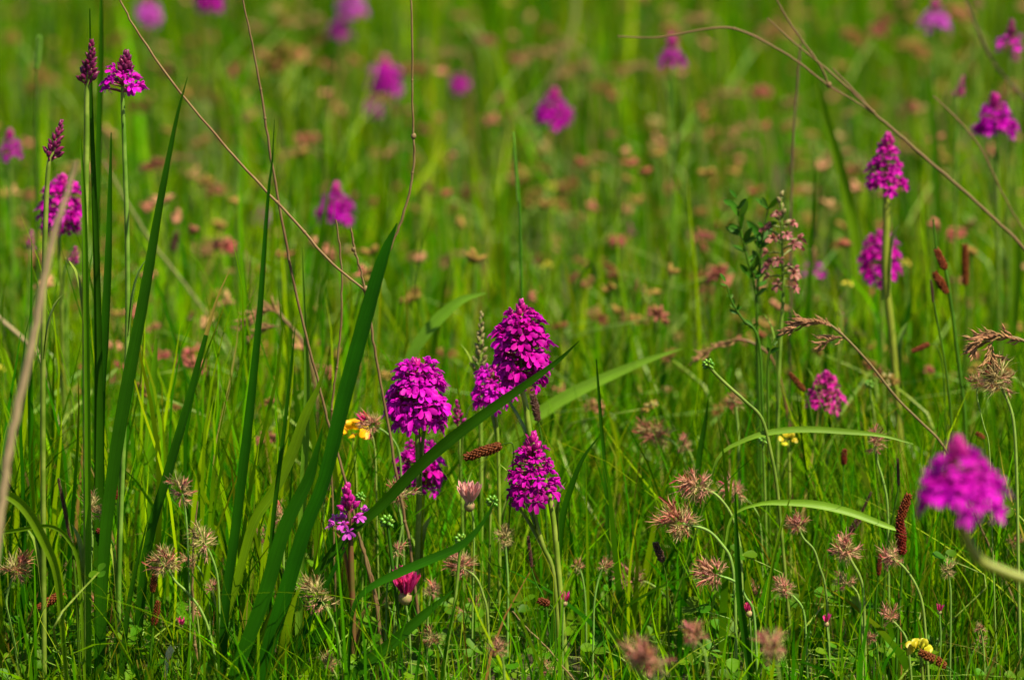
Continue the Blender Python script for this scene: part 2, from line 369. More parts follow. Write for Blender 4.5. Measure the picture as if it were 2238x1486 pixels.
PROFILE = {
    'cone': lambda t: 1.04 - 0.84 * t,
    'dome': lambda t: (0.84 + 0.16 * min(t / 0.22, 1)) * math.sqrt(1 - (t * 0.92) ** 2.4),
    'egg': lambda t: (0.72 + 0.28 * math.sin(math.pi * min(t / 0.7, 1) * 0.95)) if t < 0.45 else 1.0 - 0.62 * ((t - 0.45) / 0.55) ** 1.35,
    'flat': lambda t: 1.0 - 0.62 * t,
    'bell': lambda t: 1.0 - 0.55 * t if t < .4 else 0.78 - 0.95 * (t - .4),
    'buds': lambda t: 0.92 - 0.45 * t,
}
def orchid(label, top, bot, w, Y, stem, kind='full', shape='cone', petal='petal', bud='bud_bright', n=54, openf=0.72, ov='ovary', stem_m='stem', stem_px=7.0, leaves=2, name='pyramidal_orchid', cat='orchid', group='pyramidal orchids in the meadow'):
    r = random.Random(int(top[0] * 7 + top[1]))
    if Y > 3.5 and kind == 'full':
        bud, openf = 'bud_bright', min(openf, .62)
        shape = 'cone' if shape != 'dome' else shape
        petal = 'petal_far' if petal in ('petal_violet', 'petal') else petal
        n = int(n * 1.35)
    T, B = U(*top, Y), U(*bot, Y)
    T.y += r.uniform(-.004, .004)
    sc = mpp(Y)
    RW = w * 0.5 * sc
    path = ground_path([bot] + stem, Y)
    base = path[-1].copy()
    o = thing(name, label, cat, base, group)
    ax = (T - B); Hh = ax.length; ax.normalize()
    # stem with the spike's axis
    full = [T - ax * Hh * 0.12, B + ax * Hh * 0.35, B] + path[1:]
    nst = 5 * len(full)
    pts = spline(full, nst)
    rad = [sc * stem_px * 0.5 * (0.55 + 0.45 * min(1, i / (nst * .45))) for i in range(nst)]
    mb = MB(); mb.tube([p - base for p in pts], rad, M[stem_m], 7)
    part('stem', mb.mesh('orchid_stem'), o)
    for q in range(leaves):       # sheathing leaves up the stem
        i0 = int(nst * (0.62 + 0.16 * q)); i0 = min(i0, nst - 3)
        p0 = pts[i0] - base; up = (pts[i0 - 2] - pts[i0]).normalized()
        sd = Vector((math.cos(q * 2.4 + top[0]), 0.4 * math.sin(q * 2.4), 0)).normalized()
        ln = r.uniform(.03, .05)
        lp = spline([p0, p0 + up * ln * .5 + sd * .002, p0 + up * ln * .9 + sd * .006, p0 + up * ln * 1.1 + sd * .012], 7)
        lb = MB(); lb.ribbon(lp, [rad[i0] * k for k in (1.5, 1.7, 1.6, 1.3, 1.0, .6, .08)], Vector((sd.y, -sd.x, 0)) + Vector((.3, 0, 0)), M['stem'] if stem_m != 'stem_red' else M['stem_red'], 0.6)
        part('leaf', lb.mesh('sheath_leaf'), o)
    n = int(n * 1.25) if kind == 'full' and name == 'pyramidal_orchid' else n
    X = ax.orthogonal().normalized(); Z2 = ax.cross(X)
    a0 = r.uniform(0, 6.28)
    prof = PROFILE[shape]
    fl, bd = florets(petal, ov), buds(bud, ov)
    for i in range(n):
        t = ((i + 0.5) / n)
        t = t ** 1.12
        an = a0 + i * 2.39996 + r.uniform(-.25, .25)
        pr = prof(t)
        is_open = (t < openf and kind == 'full') or (kind == 'opening' and t < openf and r.random() < 0.9)
        if is_open:
            el = R(-12 + 48 * t + r.uniform(-16, 16) + (20 if kind == 'opening' else 0)); s = RW * pr / 0.86 * r.uniform(.80, 1.12)
        elif kind == 'full':
            tt = (t - openf) / max(1e-3, 1 - openf)
            el = R(48 + 34 * tt + r.uniform(-8, 8)); s = min(RW * .66, Hh * .34) * r.uniform(.85, 1.1) * (1.0 - 0.25 * tt)
        else:
            el = R((46 + 36 * t if kind == 'buds' else 26 + 56 * t) + r.uniform(-7, 7)); s = (RW * pr * 1.35 if kind == 'buds' else min(RW * .68, Hh * .36) * (1 - .25 * t)) * r.uniform(.9, 1.08)
        out = (X * math.cos(an) + Z2 * math.sin(an)) * math.cos(el) + ax * math.sin(el)
        zt = (0.06 + 0.86 * t) * Hh
        if kind == 'full' and not is_open: zt = Hh * (0.50 + 0.10 * openf + (0.40 - 0.10 * openf) * tt) - s * 0.15
        if kind == 'opening' and not is_open: zt = Hh * (0.12 + 0.62 * t)
        if not is_open: zt = min(zt, Hh - s * (0.75 + 0.2 * r.random()) * math.sin(el))
        loc = B + ax * zt - base
        face = s * (1.0 if is_open else 1.0)
        wid = face if is_open else s * (1.15 if kind == 'buds' else 1.4)
        if is_open:
            want = min(RW, 48 * sc) * r.uniform(.92, 1.1)     # flowers keep their own width where the spike narrows
            wid = max(face, want * 0.86) if shape in ('egg', 'dome') else max(face * .9, want * .62)
        m4 = frame(out, ax + X * r.uniform(-.25, .25) + Z2 * r.uniform(-.25, .25), (wid, s, wid), loc)
        part('floret' if is_open else 'bud', (fl if is_open else bd)[r.randrange(4)], o, m4)
    return o

# ------------------------------------------------------------------ ground and grass
def ground():
    xs = [-400, -60, -12, -4, -1.5, -0.5, 0.5, 1.5, 4, 12, 60, 400]; ys = [-400, -60, -10, -2, 0, 1.5, 3, 4.5, 6, 8, 11, 20, 60, 400]
    nx, ny = 60, 90
    gx = np.interp(np.linspace(0, 1, nx), np.linspace(0, 1, len(xs)), xs); gy = np.interp(np.linspace(0, 1, ny), np.linspace(0, 1, len(ys)), ys)
    v = [(x, y, -0.012 + 0.006 * math.sin(x * 9.1 + y * 3.7) * math.cos(y * 7.3 - x * 2.2)) for y in gy for x in gx]
    f = [(j * nx + i, j * nx + i + 1, (j + 1) * nx + i + 1, (j + 1) * nx + i) for j in range(ny - 1) for i in range(nx - 1)]
    me = bpy.data.meshes.new('ground'); me.from_pydata(v, [], f); me.materials.append(M['soil'])
    o = bpy.data.objects.new('ground', me); COL.objects.link(o); o['kind'] = 'structure'
ground()

def blades_mesh(name, x, y, h, w, lean, phi, face, droop, col, tip, segs=5):
    n = len(x); k = segs + 1
    s = np.linspace(0, 1, k)[None, :]
    dx, dy = np.cos(phi)[:, None], np.sin(phi)[:, None]
    off = lean[:, None] * h[:, None] * s ** 1.9
    z = h[:, None] * (s - droop[:, None] * s ** 3) - 0.01
    cx = x[:, None] + dx * off; cy = y[:, None] + dy * off
    wob = 0.012 * h[:, None] / .15 * np.sin(s * 5 + phi[:, None] * 3) * s
    cx = cx + wob * np.sin(face)[:, None]; cy = cy + wob * np.cos(face)[:, None] * .5
    prof = (1 - s ** 2.6) * (0.72 + 0.28 * np.minimum(s * 4, 1)) + 0.015
    tw = face[:, None] + 1.1 * (s - .3) * np.sin(phi * 7)[:, None]
    hx = np.cos(tw) * prof * w[:, None] * .5; hy = np.sin(tw) * prof * w[:, None] * .5
    V = np.empty((n, k, 2, 3), np.float32)
    V[:, :, 0, 0] = cx - hx; V[:, :, 0, 1] = cy - hy; V[:, :, 0, 2] = z
    V[:, :, 1, 0] = cx + hx; V[:, :, 1, 1] = cy + hy; V[:, :, 1, 2] = z
    idx = np.arange(n * k * 2).reshape(n, k, 2)
    F = np.stack([idx[:, :-1, 0], idx[:, :-1, 1], idx[:, 1:, 1], idx[:, 1:, 0]], -1).reshape(-1, 4)
    tm = np.clip((s - tip[:, None]) / (1.001 - tip[:, None]), 0, 1)[:, :, None] ** 1.5
    C = col[:, None, :] * (1 - tm) + np.array([0.22, 0.17, 0.006])[None, None, :] * tm
    CC = np.ones((n, k, 2, 4), np.float32); CC[:, :, 0, :3] = C; CC[:, :, 1, :3] = C * 0.93
    me = bpy.data.meshes.new(name)
    me.vertices.add(n * k * 2); me.vertices.foreach_set('co', V.ravel())
    me.loops.add(F.size); me.loops.foreach_set('vertex_index', F.ravel().astype(np.int32))
    me.polygons.add(len(F)); me.polygons.foreach_set('loop_start', np.arange(0, F.size, 4, dtype=np.int32))
    me.polygons.foreach_set('use_smooth', np.ones(len(F), bool))
    ca = me.color_attributes.new('Col', 'FLOAT_COLOR', 'POINT'); ca.data.foreach_set('color', CC.ravel())
    me.materials.append(M['grass']); me.update(calc_edges=True)
    o = bpy.data.objects.new(name, me); COL.objects.link(o); o['kind'] = 'stuff'
    return o

GREENS = np.array([(0.010, 0.066, 0.0004), (0.024, 0.120, 0.0004), (0.056, 0.170, 0.0005), (0.105, 0.200, 0.0005), (0.165, 0.240, 0.001), (0.20, 0.26, 0.015), (0.27, 0.18, 0.06), (0.15, 0.07, 0.022)])
def pick_col(n, p):
    c = GREENS[nrs.choice(len(GREENS), n, p=np.array(p) / sum(p))]
    c2 = GREENS[nrs.choice(5, n)]
    t = nrs.uniform(0, .4, n)[:, None]
    return (c * (1 - t) + c2 * t) * np.exp(nrs.normal(0, .32, n)).clip(.4, 1.7)[:, None]
def clump(x, y, sc, seed):
    r = np.random.RandomState(seed); v = np.zeros_like(x)
    for i in range(6):
        a = r.uniform(0, 6.28); f = sc * r.uniform(.6, 1.8)
        v += np.sin((x * math.cos(a) + y * math.sin(a)) * f + r.uniform(0, 6.28))
    return v / 6 * 1.6           # about -1..1
def zone(name, n, x0, x1, y0, y1, h0, h1, w0, w1, p, lean=0.35, droop=0.12, seed=1, cap=False, segs=5, lit_gain=1.0):
    x = nrs.uniform(x0, x1, n); y = nrs.uniform(y0, y1, n)
    cl = clump(x, y, 14, seed)
    cl = .6 * cl + .5 * clump(x, y, 34, seed + 9)
    keep = nrs.uniform(-1.0, 1, n) < cl * 1.8 + .2
    if w1 > .003 or name == 'thread_grass':      # the sward is thinner where the orchid group stands
        keep &= ~((x > -.095) & (x < .045) & (y > 2.9) & (y < 3.15))
    x, y, cl = x[keep], y[keep], cl[keep]; n = len(x)
    u = nrs.uniform(0, 1, n)
    h = h0 + (h1 - h0) * u ** 2.0
    h *= 1 + .25 * cl
    if cap:
        lim = np.maximum(0.71 - 0.2345 * y, 0.0) + nrs.uniform(.0, .05, n)
        h = np.minimum(h, np.maximum(lim, .02))
    edge = (y < 3.02) & (y > 2.8)            # short sward right in front of the plants
    h = np.where(edge, np.minimum(h, np.maximum(.71 - .2345 * y, 0) + .008 + .10 * nrs.uniform(0, 1, n) ** 1.3), h)
    w = w0 + (w1 - w0) * nrs.uniform(0, 1, n) ** 2.2
    col = pick_col(n, p)
    col *= lit_gain * (1 + .30 * clump(x, y, 9, seed + 5) + .28 * clump(x, y, 32, seed + 6)).clip(.35, 2)[:, None]  # gain puts overall brightness into the blade colour, clumps vary it
    le = np.abs(nrs.normal(0, lean, n)); dr = np.abs(nrs.normal(0, droop, n)).clip(0, .45)
    tip = np.where(nrs.uniform(0, 1, n) < .25, nrs.uniform(.4, .9, n), 1.0)
    return blades_mesh(name, x, y, h, w, le, nrs.uniform(0, 6.283, n), nrs.uniform(0, 3.1416, n), dr, col, tip, segs)

P_NEAR = (3.5, 6, 4.5, 2.0, 1.3, .5, .3, .3)
P_MID = (2.5, 3.5, 4.0, 5.0, 4.5, .5, .2, .3)
P_FAR = (5.5, 4.5, 3.2, 4.0, 3.0, .2, .15, .5)
zone('grass', 36000, -.85, .85, 2.85, 3.75, .04, .18, .0006, .0026, P_NEAR, lean=.38, seed=1, lit_gain=1.2)
zone('broad_grass', 5200, -.85, .85, 3.02, 3.8, .05, .19, .002, .0055, P_NEAR, lean=.30, seed=2, segs=7, lit_gain=1.15)
zone('low_leaves', 3600, -.6, .6, 2.92, 3.7, .02, .11, .004, .009, (1, 3, 5, 4, 2, .6, 0, 0), lean=.9, droop=.25, seed=17, segs=6)
zone('crossing_stems', 700, -.6, .6, 2.95, 3.6, .06, .17, .0012, .0022, (0, 1, 3, 4, 4, 4, .6, .6), lean=.55, droop=.15, seed=27, segs=9)
zone('tuft_grass', 480, -.34, -.07, 3.02, 3.5, .13, .27, .0025, .0055, (2, 4, 4, 5, 5, .3, .2, .1), lean=.14, droop=.04, seed=12, segs=8, lit_gain=1.2)  # yellower mix and gain paint a sunlit look into these blades
zone('thread_grass', 4600, -.6, .6, 2.96, 3.5, .08, .19, .0006, .0014, (1, 3, 3, 3, 2, 1, .6, .5), lean=.25, droop=.1, seed=14, segs=7)
zone('meadow_grass', 15000, -1.1, 1.1, 3.55, 4.5, .06, .21, .002, .0060, P_MID, lean=.22, seed=23, lit_gain=1.3)
zone('distant_grass', 40000, -1.6, 1.6, 4.4, 8.6, .06, .23, .0025, .0065, P_FAR, lean=.2, seed=3, lit_gain=1.1)  # darker greens than the mid zone, lens vignette put into the colour
zone('tall_grass', 3000, -1.5, 1.5, 3.5, 8.0, .15, .30, .003, .008, (2.5, 3, 3, 5, 4, .3, .15, .15), lean=.16, droop=.05, seed=4, segs=7, lit_gain=1.05)
zone('foreground_grass', 16000, -.9, .9, 1.5, 2.9, .04, .13, .001, .003, P_NEAR, lean=.4, seed=6, cap=True)
zone('dry_grass', 900, -.6, .6, 2.94, 3.6, .05, .15, .0006, .0014, (0, 0, 0, 0, .5, 1, 3, 3), lean=.5, droop=.15, seed=21)
zone('dry_grass', 1400, -1.1, 1.1, 2.9, 7.5, .06, .17, .0007, .002, (0, 0, 0, 0, .3, .6, 3, 1.5), lean=.7, droop=.2, seed=8)
zone('meadow_edge_grass', 11000, -3.2, -.88, 1.0, 11, .06, .18, .004, .009, P_FAR, lean=.3, seed=9, segs=4)
zone('meadow_edge_grass', 11000, .88, 3.2, 1.0, 11, .06, .18, .004, .009, P_FAR, lean=.3, seed=10, segs=4)

# ------------------------------------------------------------------ orchids: label, top, bottom, width, distance, stem ...
orchid('tall magenta orchid spike with the densest, tallest column of flowers, behind the slanting grass blade', (1140, 655), (1140, 842), 136, 3.00,
       [(1150, 890), (1162, 965), (1203, 1095), (1222, 1260), (1240, 1500)], shape='egg', n=96, openf=.86, stem_px=13, petal='petal')
orchid('rounded violet pink dome shaped orchid next to the yellow flower', (910, 787), (912, 930), 142, 3.05,
       [(914, 990), (916, 1100), (911, 1300), (922, 1500)], shape='dome', n=84, openf=.88, petal='petal_violet', bud='bud_bright', stem_px=13)
orchid('small pink orchid half hidden behind the tallest magenta spike', (1078, 800), (1078, 882), 106, 3.10,
       [(1088, 960), (1092, 1200), (1090, 1500)], shape='dome', n=46, openf=.85, petal='petal_violet', stem_px=8)
orchid('magenta orchid with loose pointed buds on top, below the tallest spike', (1164, 945), (1163, 1086), 134, 3.0,
       [(1172, 1140), (1188, 1195), (1212, 1265), (1226, 1500)], shape='flat', n=64, openf=.72, bud='bud_bright', stem_px=10, stem_m='stem')
orchid('deep magenta orchid crossed by the slanting blade under the violet dome', (918, 960), (918, 1062), 118, 3.12,
       [(922, 1150), (926, 1300), (930, 1500)], shape='dome', n=50, openf=.82, bud='bud_bright', stem_px=7)
orchid('barely opened pink orchid, pointed bud cone over two open lilac flowers', (757, 1048), (766, 1170), 122, 2.98,
       [(768, 1240), (772, 1360), (772, 1500)], kind='opening', shape='flat', n=26, openf=.36, petal='petal_lilac', bud='bud_bright', ov='ovary', stem_px=13, stem_m='stem_red')
orchid('closed reddish orchid bud tip beside the violet dome', (998, 872), (1003, 938), 42, 3.14,
       [(1006, 1000), (1012, 1200), (1012, 1500)], kind='buds', shape='buds', n=22, bud='bud_bright', stem_px=7)
orchid('tall closed crimson orchid bud spike at the top of the tallest stem', (203, 86), (190, 198), 62, 2.97,
       [(189, 320), (186, 600), (188, 1000), (190, 1500)], kind='buds', shape='buds', n=36, bud='bud', stem_px=13)
orchid('opening purple orchid with dark bud cone and few spreading flowers low down', (277, 104), (268, 210), 108, 2.98,
       [(272, 330), (278, 520), (278, 760), (262, 1200), (258, 1500)], kind='opening', shape='cone', n=56, openf=.4, petal='petal_violet', bud='bud', stem_px=11)
orchid('short closed crimson orchid bud spike leaning above the full purple orchid', (133, 266), (106, 366), 62, 2.96,
       [(100, 470), (95, 700), (94, 1000), (97, 1500)], kind='buds', shape='buds', n=30, bud='bud', stem_px=12)
orchid('full purple orchid crossed by a bleached stalk', (138, 382), (128, 505), 106, 3.32,
       [(134, 640), (140, 900), (142, 1300)], shape='egg', n=60, openf=.84, stem_px=8)
orchid('soft pink triangular orchid cut by the edge of the picture, beside the bud spikes', (22, 282), (22, 340), 58, 3.75,
       [(26, 480), (30, 700)], shape='cone', n=30, openf=.6, petal='petal_violet', bud='bud', stem_px=6)
orchid('tiny dusky pink orchid bud low beside the bleached stalk', (68, 505), (66, 556), 32, 3.45,
       [(60, 700), (58, 1000)], kind='buds', shape='buds', n=18, bud='bud_bright', stem_px=6)
orchid('tiny bright magenta orchid bud under the full purple orchid', (166, 540), (156, 590), 36, 3.38,
       [(146, 700), (150, 1000)], kind='buds', shape='buds', n=18, bud='bud_bright', stem_px=6)
orchid('large blurred magenta orchid close to the lens on a yellow stalk bent sideways', (2090, 956), (2102, 1088), 204, 2.42,
       [(2108, 1160), (2140, 1222), (2200, 1252), (2280, 1290), (2360, 1420), (2400, 1600)], shape='cone', n=80, openf=.62, petal='petal_violet', bud='bud_bright', stem_px=25, leaves=0, stem_m='stem_yellow')
orchid('deep pink orchid head crossed by a thin grass stem and a pale stalk', (1806, 810), (1803, 882), 98, 3.28,
       [(1798, 960), (1800, 1100), (1800, 1300)], shape='flat', n=40, openf=.80, petal='petal_crimson', stem_px=7)
orchid('upper of two stacked magenta orchids, on a tall yellowish stalk', (1940, 290), (1936, 408), 104, 3.34,
       [(1938, 480), (1936, 600), (1952, 760), (1968, 980), (1972, 1250)], shape='cone', n=58, openf=.76, bud='bud_bright', stem_px=17, stem_m='stem_yellow')
orchid('lower of two stacked magenta orchids, behind the other one\'s stalk', (1920, 504), (1926, 612), 98, 3.5,
       [(1930, 760), (1936, 1000)], shape='egg', n=50, openf=.86, stem_px=7)
orchid('magenta orchid shaped like a wide bell below a thin arching dry stalk', (2172, 204), (2176, 282), 106, 3.62,
       [(2180, 420), (2184, 640), (2186, 900)], shape='cone', n=40, openf=.6, bud='bud_bright', stem_px=8)
orchid('slim closed magenta orchid bud next to the wide bell shaped orchid', (2106, 166), (2092, 224), 36, 3.72,
       [(2088, 420), (2090, 700)], kind='buds', shape='buds', n=20, bud='bud_bright', stem_px=6)
orchid('dark purple opening orchid cut off by the picture edge above the bell shaped one', (2212, 40), (2208, 116), 76, 3.7,
       [(2206, 200), (2204, 400), (2206, 700)], kind='opening', shape='cone', n=30, openf=.4, petal='petal_violet', bud='bud', stem_px=6)
orchid('small red pink orchid bud directly under the dark purple opening orchid', (2220, 108), (2222, 144), 28, 4.2,
       [(2222, 300), (2224, 500)], kind='buds', shape='buds', n=16, bud='bud_bright', stem_px=5)
orchid('pale lilac orchid with pink top standing far back near the top edge', (2044, 0), (2044, 58), 72, 4.3,
       [(2040, 200), (2038, 420)], shape='cone', n=32, openf=.5, petal='petal_lilac', bud='bud_dusk', stem_px=6)
orchid('tiny dull red orchid bud just below the top edge beside a dark stem', (2138, -6), (2140, 30), 34, 4.6,
       [(2140, 160), (2142, 350)], kind='buds', shape='buds', n=16, bud='bud_dusk', stem_px=5)
orchid('small far magenta orchid touching the tip of the arching branch', (1468, 78), (1468, 140), 62, 4.05,
       [(1466, 250), (1470, 420)], shape='cone', n=34, openf=.5, petal='petal_violet', bud='bud_bright', stem_px=7)
orchid('blurred magenta orchid with two broad wings of flowers and a knob on top', (1212, 194), (1208, 258), 98, 4.2,
       [(1206, 380), (1206, 560)], shape='flat', n=40, openf=.55, petal='petal_violet', bud='bud_bright', stem_px=6)
orchid('large far blurred magenta orchid shaped like a rounded triangle', (842, 124), (838, 208), 82, 4.75,
       [(836, 330), (838, 450)], shape='dome', n=50, openf=.85, petal='petal', stem_px=6)
orchid('small blurred magenta orchid tucked under the rounded triangle orchid', (818, 212), (816, 248), 52, 4.8,
       [(815, 330), (816, 450)], shape='dome', n=30, openf=.85, petal='petal', stem_px=5)
orchid('pink magenta orchid shaped like a wide tent on a thin brown stalk', (734, 402), (732, 474), 96, 3.85,
       [(736, 560), (740, 720), (738, 850)], shape='flat', n=42, openf=.62, petal='petal_violet', bud='bud_bright', stem_px=6)
orchid('far blurred pink orchid under another at the top edge', (744, 30), (742, 78), 60, 5.0,
       [(742, 160), (744, 300)], shape='cone', n=34, openf=.7, petal='petal_violet', stem_px=5)
orchid('far blurred lilac orchid cut by the top edge above a pink one', (766, -26), (768, 28), 76, 5.0,
       [(768, 140), (770, 300)], shape='flat', n=32, openf=.7, petal='petal_lilac', stem_px=5)
orchid('far soft purple orchid near the top edge beside the long slanting dry stem', (322, -8), (324, 50), 60, 4.9,
       [(324, 160), (326, 320)], shape='dome', n=40, openf=.85, petal='petal_lilac', stem_px=5)
orchid('far magenta orchid mostly above the top edge', (458, -44), (458, 20), 66, 4.7,
       [(458, 140), (460, 320)], shape='dome', n=40, openf=.85, petal='petal_violet', stem_px=5)
orchid('little round far violet orchid dot beside the upright dry stem', (1003, 158), (1004, 200), 46, 4.9,
       [(1004, 300), (1004, 420)], shape='dome', n=28, openf=.9, petal='petal_violet', stem_px=4)
orchid('faint pale pink orchid far behind the stalk that leans left', (572, 454), (570, 484), 42, 4.4,
       [(570, 600), (572, 700)], shape='dome', n=24, openf=.9, petal='petal_lilac', stem_px=4)
orchid('blurred dusky pink orchid with a pointed top behind the brown speckled spike', (1780, 536), (1776, 606), 58, 3.75,
       [(1776, 720), (1778, 860)], kind='opening', shape='cone', n=26, openf=.45, petal='petal_violet', bud='bud_dusk', stem_px=5)
orchid('tiny purple bud spot in the middle of the blurred grass', (1376, 486), (1380, 524), 24, 4.1,
       [(1384, 640), (1386, 780)], kind='buds', shape='buds', n=14, bud='bud_bright', stem_px=5)
orchid('dark purple closed bud on a thin stem near the drooping tan grass head', (1836, 650), (1838, 698), 22, 3.4,
       [(1832, 800), (1830, 1000)], kind='buds', shape='buds', n=14, bud='bud', stem_px=6)
# the dusty pink spike (another kind of orchid) and the withered pale one
orchid('brownish pink speckled orchid spike with loose rows of small hooded flowers', (1706, 408), (1712, 640), 104, 3.2,
       [(1706, 740), (1700, 900), (1700, 1200)], kind='full', shape='egg', n=30, openf=.78, petal='petal_bug', bud='bud_green', ov='ovary_green', stem_px=9, name='bug_orchid', group='dusty orchids past their best')
orchid('withered pale green orchid spike right behind the tallest magenta one', (1052, 680), (1048, 830), 56, 3.16,
       [(1050, 900), (1052, 1100), (1050, 1400)], kind='buds', shape='buds', n=22, bud='bud_green', ov='ovary_green', stem_px=10, name='bug_orchid', group='dusty orchids past their best')

# ------------------------------------------------------------------ broad grass blades (tip first)
NBL = 26
def blade(label, pts, w, Y, mat='blade', twist=15, fold=0.5, tip=None):
    P = ground_path(pts, Y)
    P2 = spline(P, NBL)
    ym = Y[0] if isinstance(Y, (list, tuple)) else Y
    sc = mpp(ym)
    w = [x * .88 for x in w]
    ws = lerp_list(w + [w[-1]] if len(P) > len(pts) else w, NBL)
    ca = R(twist)
    hw = [0.5 * x * sc / max(math.cos(ca), .5) for x in ws]
    sides = []
    for i, p in enumerate(P2):
        t = (P2[min(i + 1, NBL - 1)] - P2[max(i - 1, 0)]).normalized()
        vd = (Vector((0, 0, H_CAM)) - p).normalized()
        s = t.cross(vd).normalized()
        s = Quaternion(t, ca + 0.5 * math.sin(i * .16 + pts[0][0]) * (i / NBL)) @ s
        sides.append(s)
    b = MB()
    base = P2[-1].copy()
    o = thing('grass_blade', label, 'grass blade', base, 'broad grass blades standing out of the meadow')
    if tip:      # a yellowed tip of its own
        k = 7
        b.ribbon([p - base for p in P2[:k]], hw[:k], sides[:k], M['blade_tip'], fold)
        part('dry_tip', b.mesh('blade_tip'), o); b = MB()
        b.ribbon([p - base for p in P2[k - 1:]], hw[k - 1:], sides[k - 1:], M[mat], fold)
    else:
        b.ribbon([p - base for p in P2], hw, sides, M[mat], fold)
    part('leaf', b.mesh('grass_leaf'), o)
    return o

blade('widest dark green blade, leaning right across the forked dry stalk', [(868, 488), (838, 560), (800, 690), (754, 860), (708, 1050), (668, 1150), (622, 1300), (590, 1400), (562, 1510)], [3, 29, 38, 40, 33, 35, 38, 36, 32], 2.91, twist=10)
blade('dark green blade pressed against the widest one, ending lower', [(706, 930), (692, 985), (673, 1050), (623, 1150), (578, 1300), (533, 1420), (500, 1510)], [2, 15, 29, 35, 37, 34, 30], 2.89, twist=10)
blade('tall dark blade with hair thin tip beside the leaning dry stalk', [(600, 262), (594, 360), (585, 440), (566, 700), (540, 950), (514, 1160), (492, 1330), (486, 1500)], [1.5, 5, 8, 15, 23, 23, 22, 20], 2.93, twist=20)
blade('long dark blade rising from the stem cluster to a fine tip', [(410, 168), (388, 250), (352, 430), (316, 640), (280, 830), (250, 1010), (228, 1200), (215, 1500)], [1.5, 8, 18, 27, 32, 32, 30, 26], 2.95, twist=10)
blade('green blade with a yellowed pointed tip left of the tallest lone blade', [(502, 590), (472, 660), (440, 770), (408, 890), (368, 1030), (322, 1200), (290, 1500)], [1.5, 6, 13, 21, 26, 26, 24], 2.99, twist=15, tip=True)
blade('slanting blade that crosses in front of the tall orchid stem from lower left', [(1266, 745), (1220, 788), (1150, 840), (1075, 893), (985, 960), (905, 1030), (838, 1100), (740, 1190), (640, 1330)], [1.5, 11, 19, 25, 29, 29, 26, 22, 18], (2.95, 2.98), twist=10, fold=.4)
blade('low blade arching across the orchid stems below the green knob', [(1084, 1090), (1056, 1140), (1010, 1190), (940, 1222), (870, 1252), (800, 1290), (770, 1340), (760, 1500)], [2, 9, 19, 22, 21, 14, 9, 8], 2.92, twist=25)
blade('pale bent blade arching behind the violet dome orchid', [(1062, 640), (1010, 655), (965, 690), (925, 735), (893, 790), (872, 860), (860, 1000)], [3, 20, 31, 32, 28, 24, 20], 3.3, mat='blade_pale', twist=15)
blade('long pale blade lying slantwise right of the tall orchid', [(1490, 762), (1420, 785), (1340, 818), (1270, 850), (1200, 890), (1130, 950), (1100, 1100)], [2, 16, 26, 32, 33, 28, 24], 3.28, mat='blade_pale', twist=15)
blade('thin light blade arching under the deep pink orchid', [(1996, 970), (1930, 952), (1850, 943), (1760, 938), (1680, 945), (1620, 965), (1570, 1000), (1540, 1100)], [2, 8, 14, 16, 15, 11, 9, 7], 3.04, mat='blade_pale', twist=20)
blade('thin light blade bowing low over the pink clover heads', [(1975, 1162), (1930, 1146), (1860, 1120), (1790, 1103), (1720, 1098), (1655, 1102), (1600, 1130), (1580, 1220)], [4, 15, 19, 20, 15, 8, 6, 6], 3.0, mat='blade_pale', twist=20)
blade('narrow pale upright blade behind the two crossing blades', [(660, 540), (666, 700), (671, 830), (668, 960), (662, 1090), (655, 1300)], [2, 8, 16, 20, 20, 18], 3.02, mat='blade_pale', twist=20)
blade('green blade with notched tip bending over the narrow pale one', [(712, 798), (694, 850), (666, 910), (640, 985), (600, 1070), (555, 1140), (520, 1260)], [2, 12, 24, 27, 27, 24, 20], 3.0, mat='blade_light', twist=15)
blade('needle thin blade between the tall dark one and the narrow pale one', [(645, 715), (636, 800), (622, 930), (606, 1060), (594, 1180), (588, 1400)], [1.5, 6, 9, 11, 12, 11], 2.97, twist=20)
blade('bright yellow green sunlit blade between two dark ones', [(342, 740), (334, 850), (328, 960), (320, 1080), (312, 1230)], [6, 22, 27, 28, 24], 3.16, mat='blade_light', twist=5)  # backlit glow is put in through the lighter blade colour
blade('upright blade with thin tip growing just beside the tall bud stem', [(176, 300), (183, 420), (187, 560), (190, 750), (192, 1000), (194, 1500)], [2, 11, 14, 16, 16, 14], 2.96, mat='blade_light', twist=20)
blade('dark upright blade tightly behind the tall bud stem', [(196, 20), (200, 250), (208, 480), (214, 700), (216, 950), (214, 1500)], [3, 10, 15, 18, 22, 22], 3.0, twist=15)
blade('dark curved upright blade nearest to the opening orchid stem', [(243, 290), (240, 430), (236, 580), (228, 750), (222, 900), (218, 1400)], [3, 11, 18, 21, 18, 15], 3.02, twist=15)
blade('far soft blade rising to the top edge behind the tall bud spike', [(222, -30), (220, 140), (216, 300), (212, 470), (210, 700)], [6, 14, 15, 15, 15], 3.25, mat='blade', twist=15)
blade('short dark blade crossing the grass below the deep magenta orchid', [(990, 1290), (930, 1340), (862, 1400), (800, 1450), (740, 1510)], [3, 22, 29, 30, 28], 2.93, twist=10)
blade('broad low blade slanting out of the bottom edge beside the drooping clover', [(760, 1190), (732, 1240), (690, 1330), (650, 1410), (610, 1500)], [1.5, 10, 17, 19, 18], 2.95, twist=20)
blade('wide blade slanting up from the bottom edge behind the low bud orchid stem', [(745, 1330), (712, 1372), (668, 1420), (620, 1500)], [10, 28, 34, 34], 2.96, twist=10)
blade('dim blurred yellow green blade leaning left in front of the far grass', [(1786, 170), (1800, 240), (1832, 350), (1856, 450), (1872, 540), (1880, 680)], [8, 20, 27, 29, 27, 24], 3.7, mat='blade_light', twist=10)
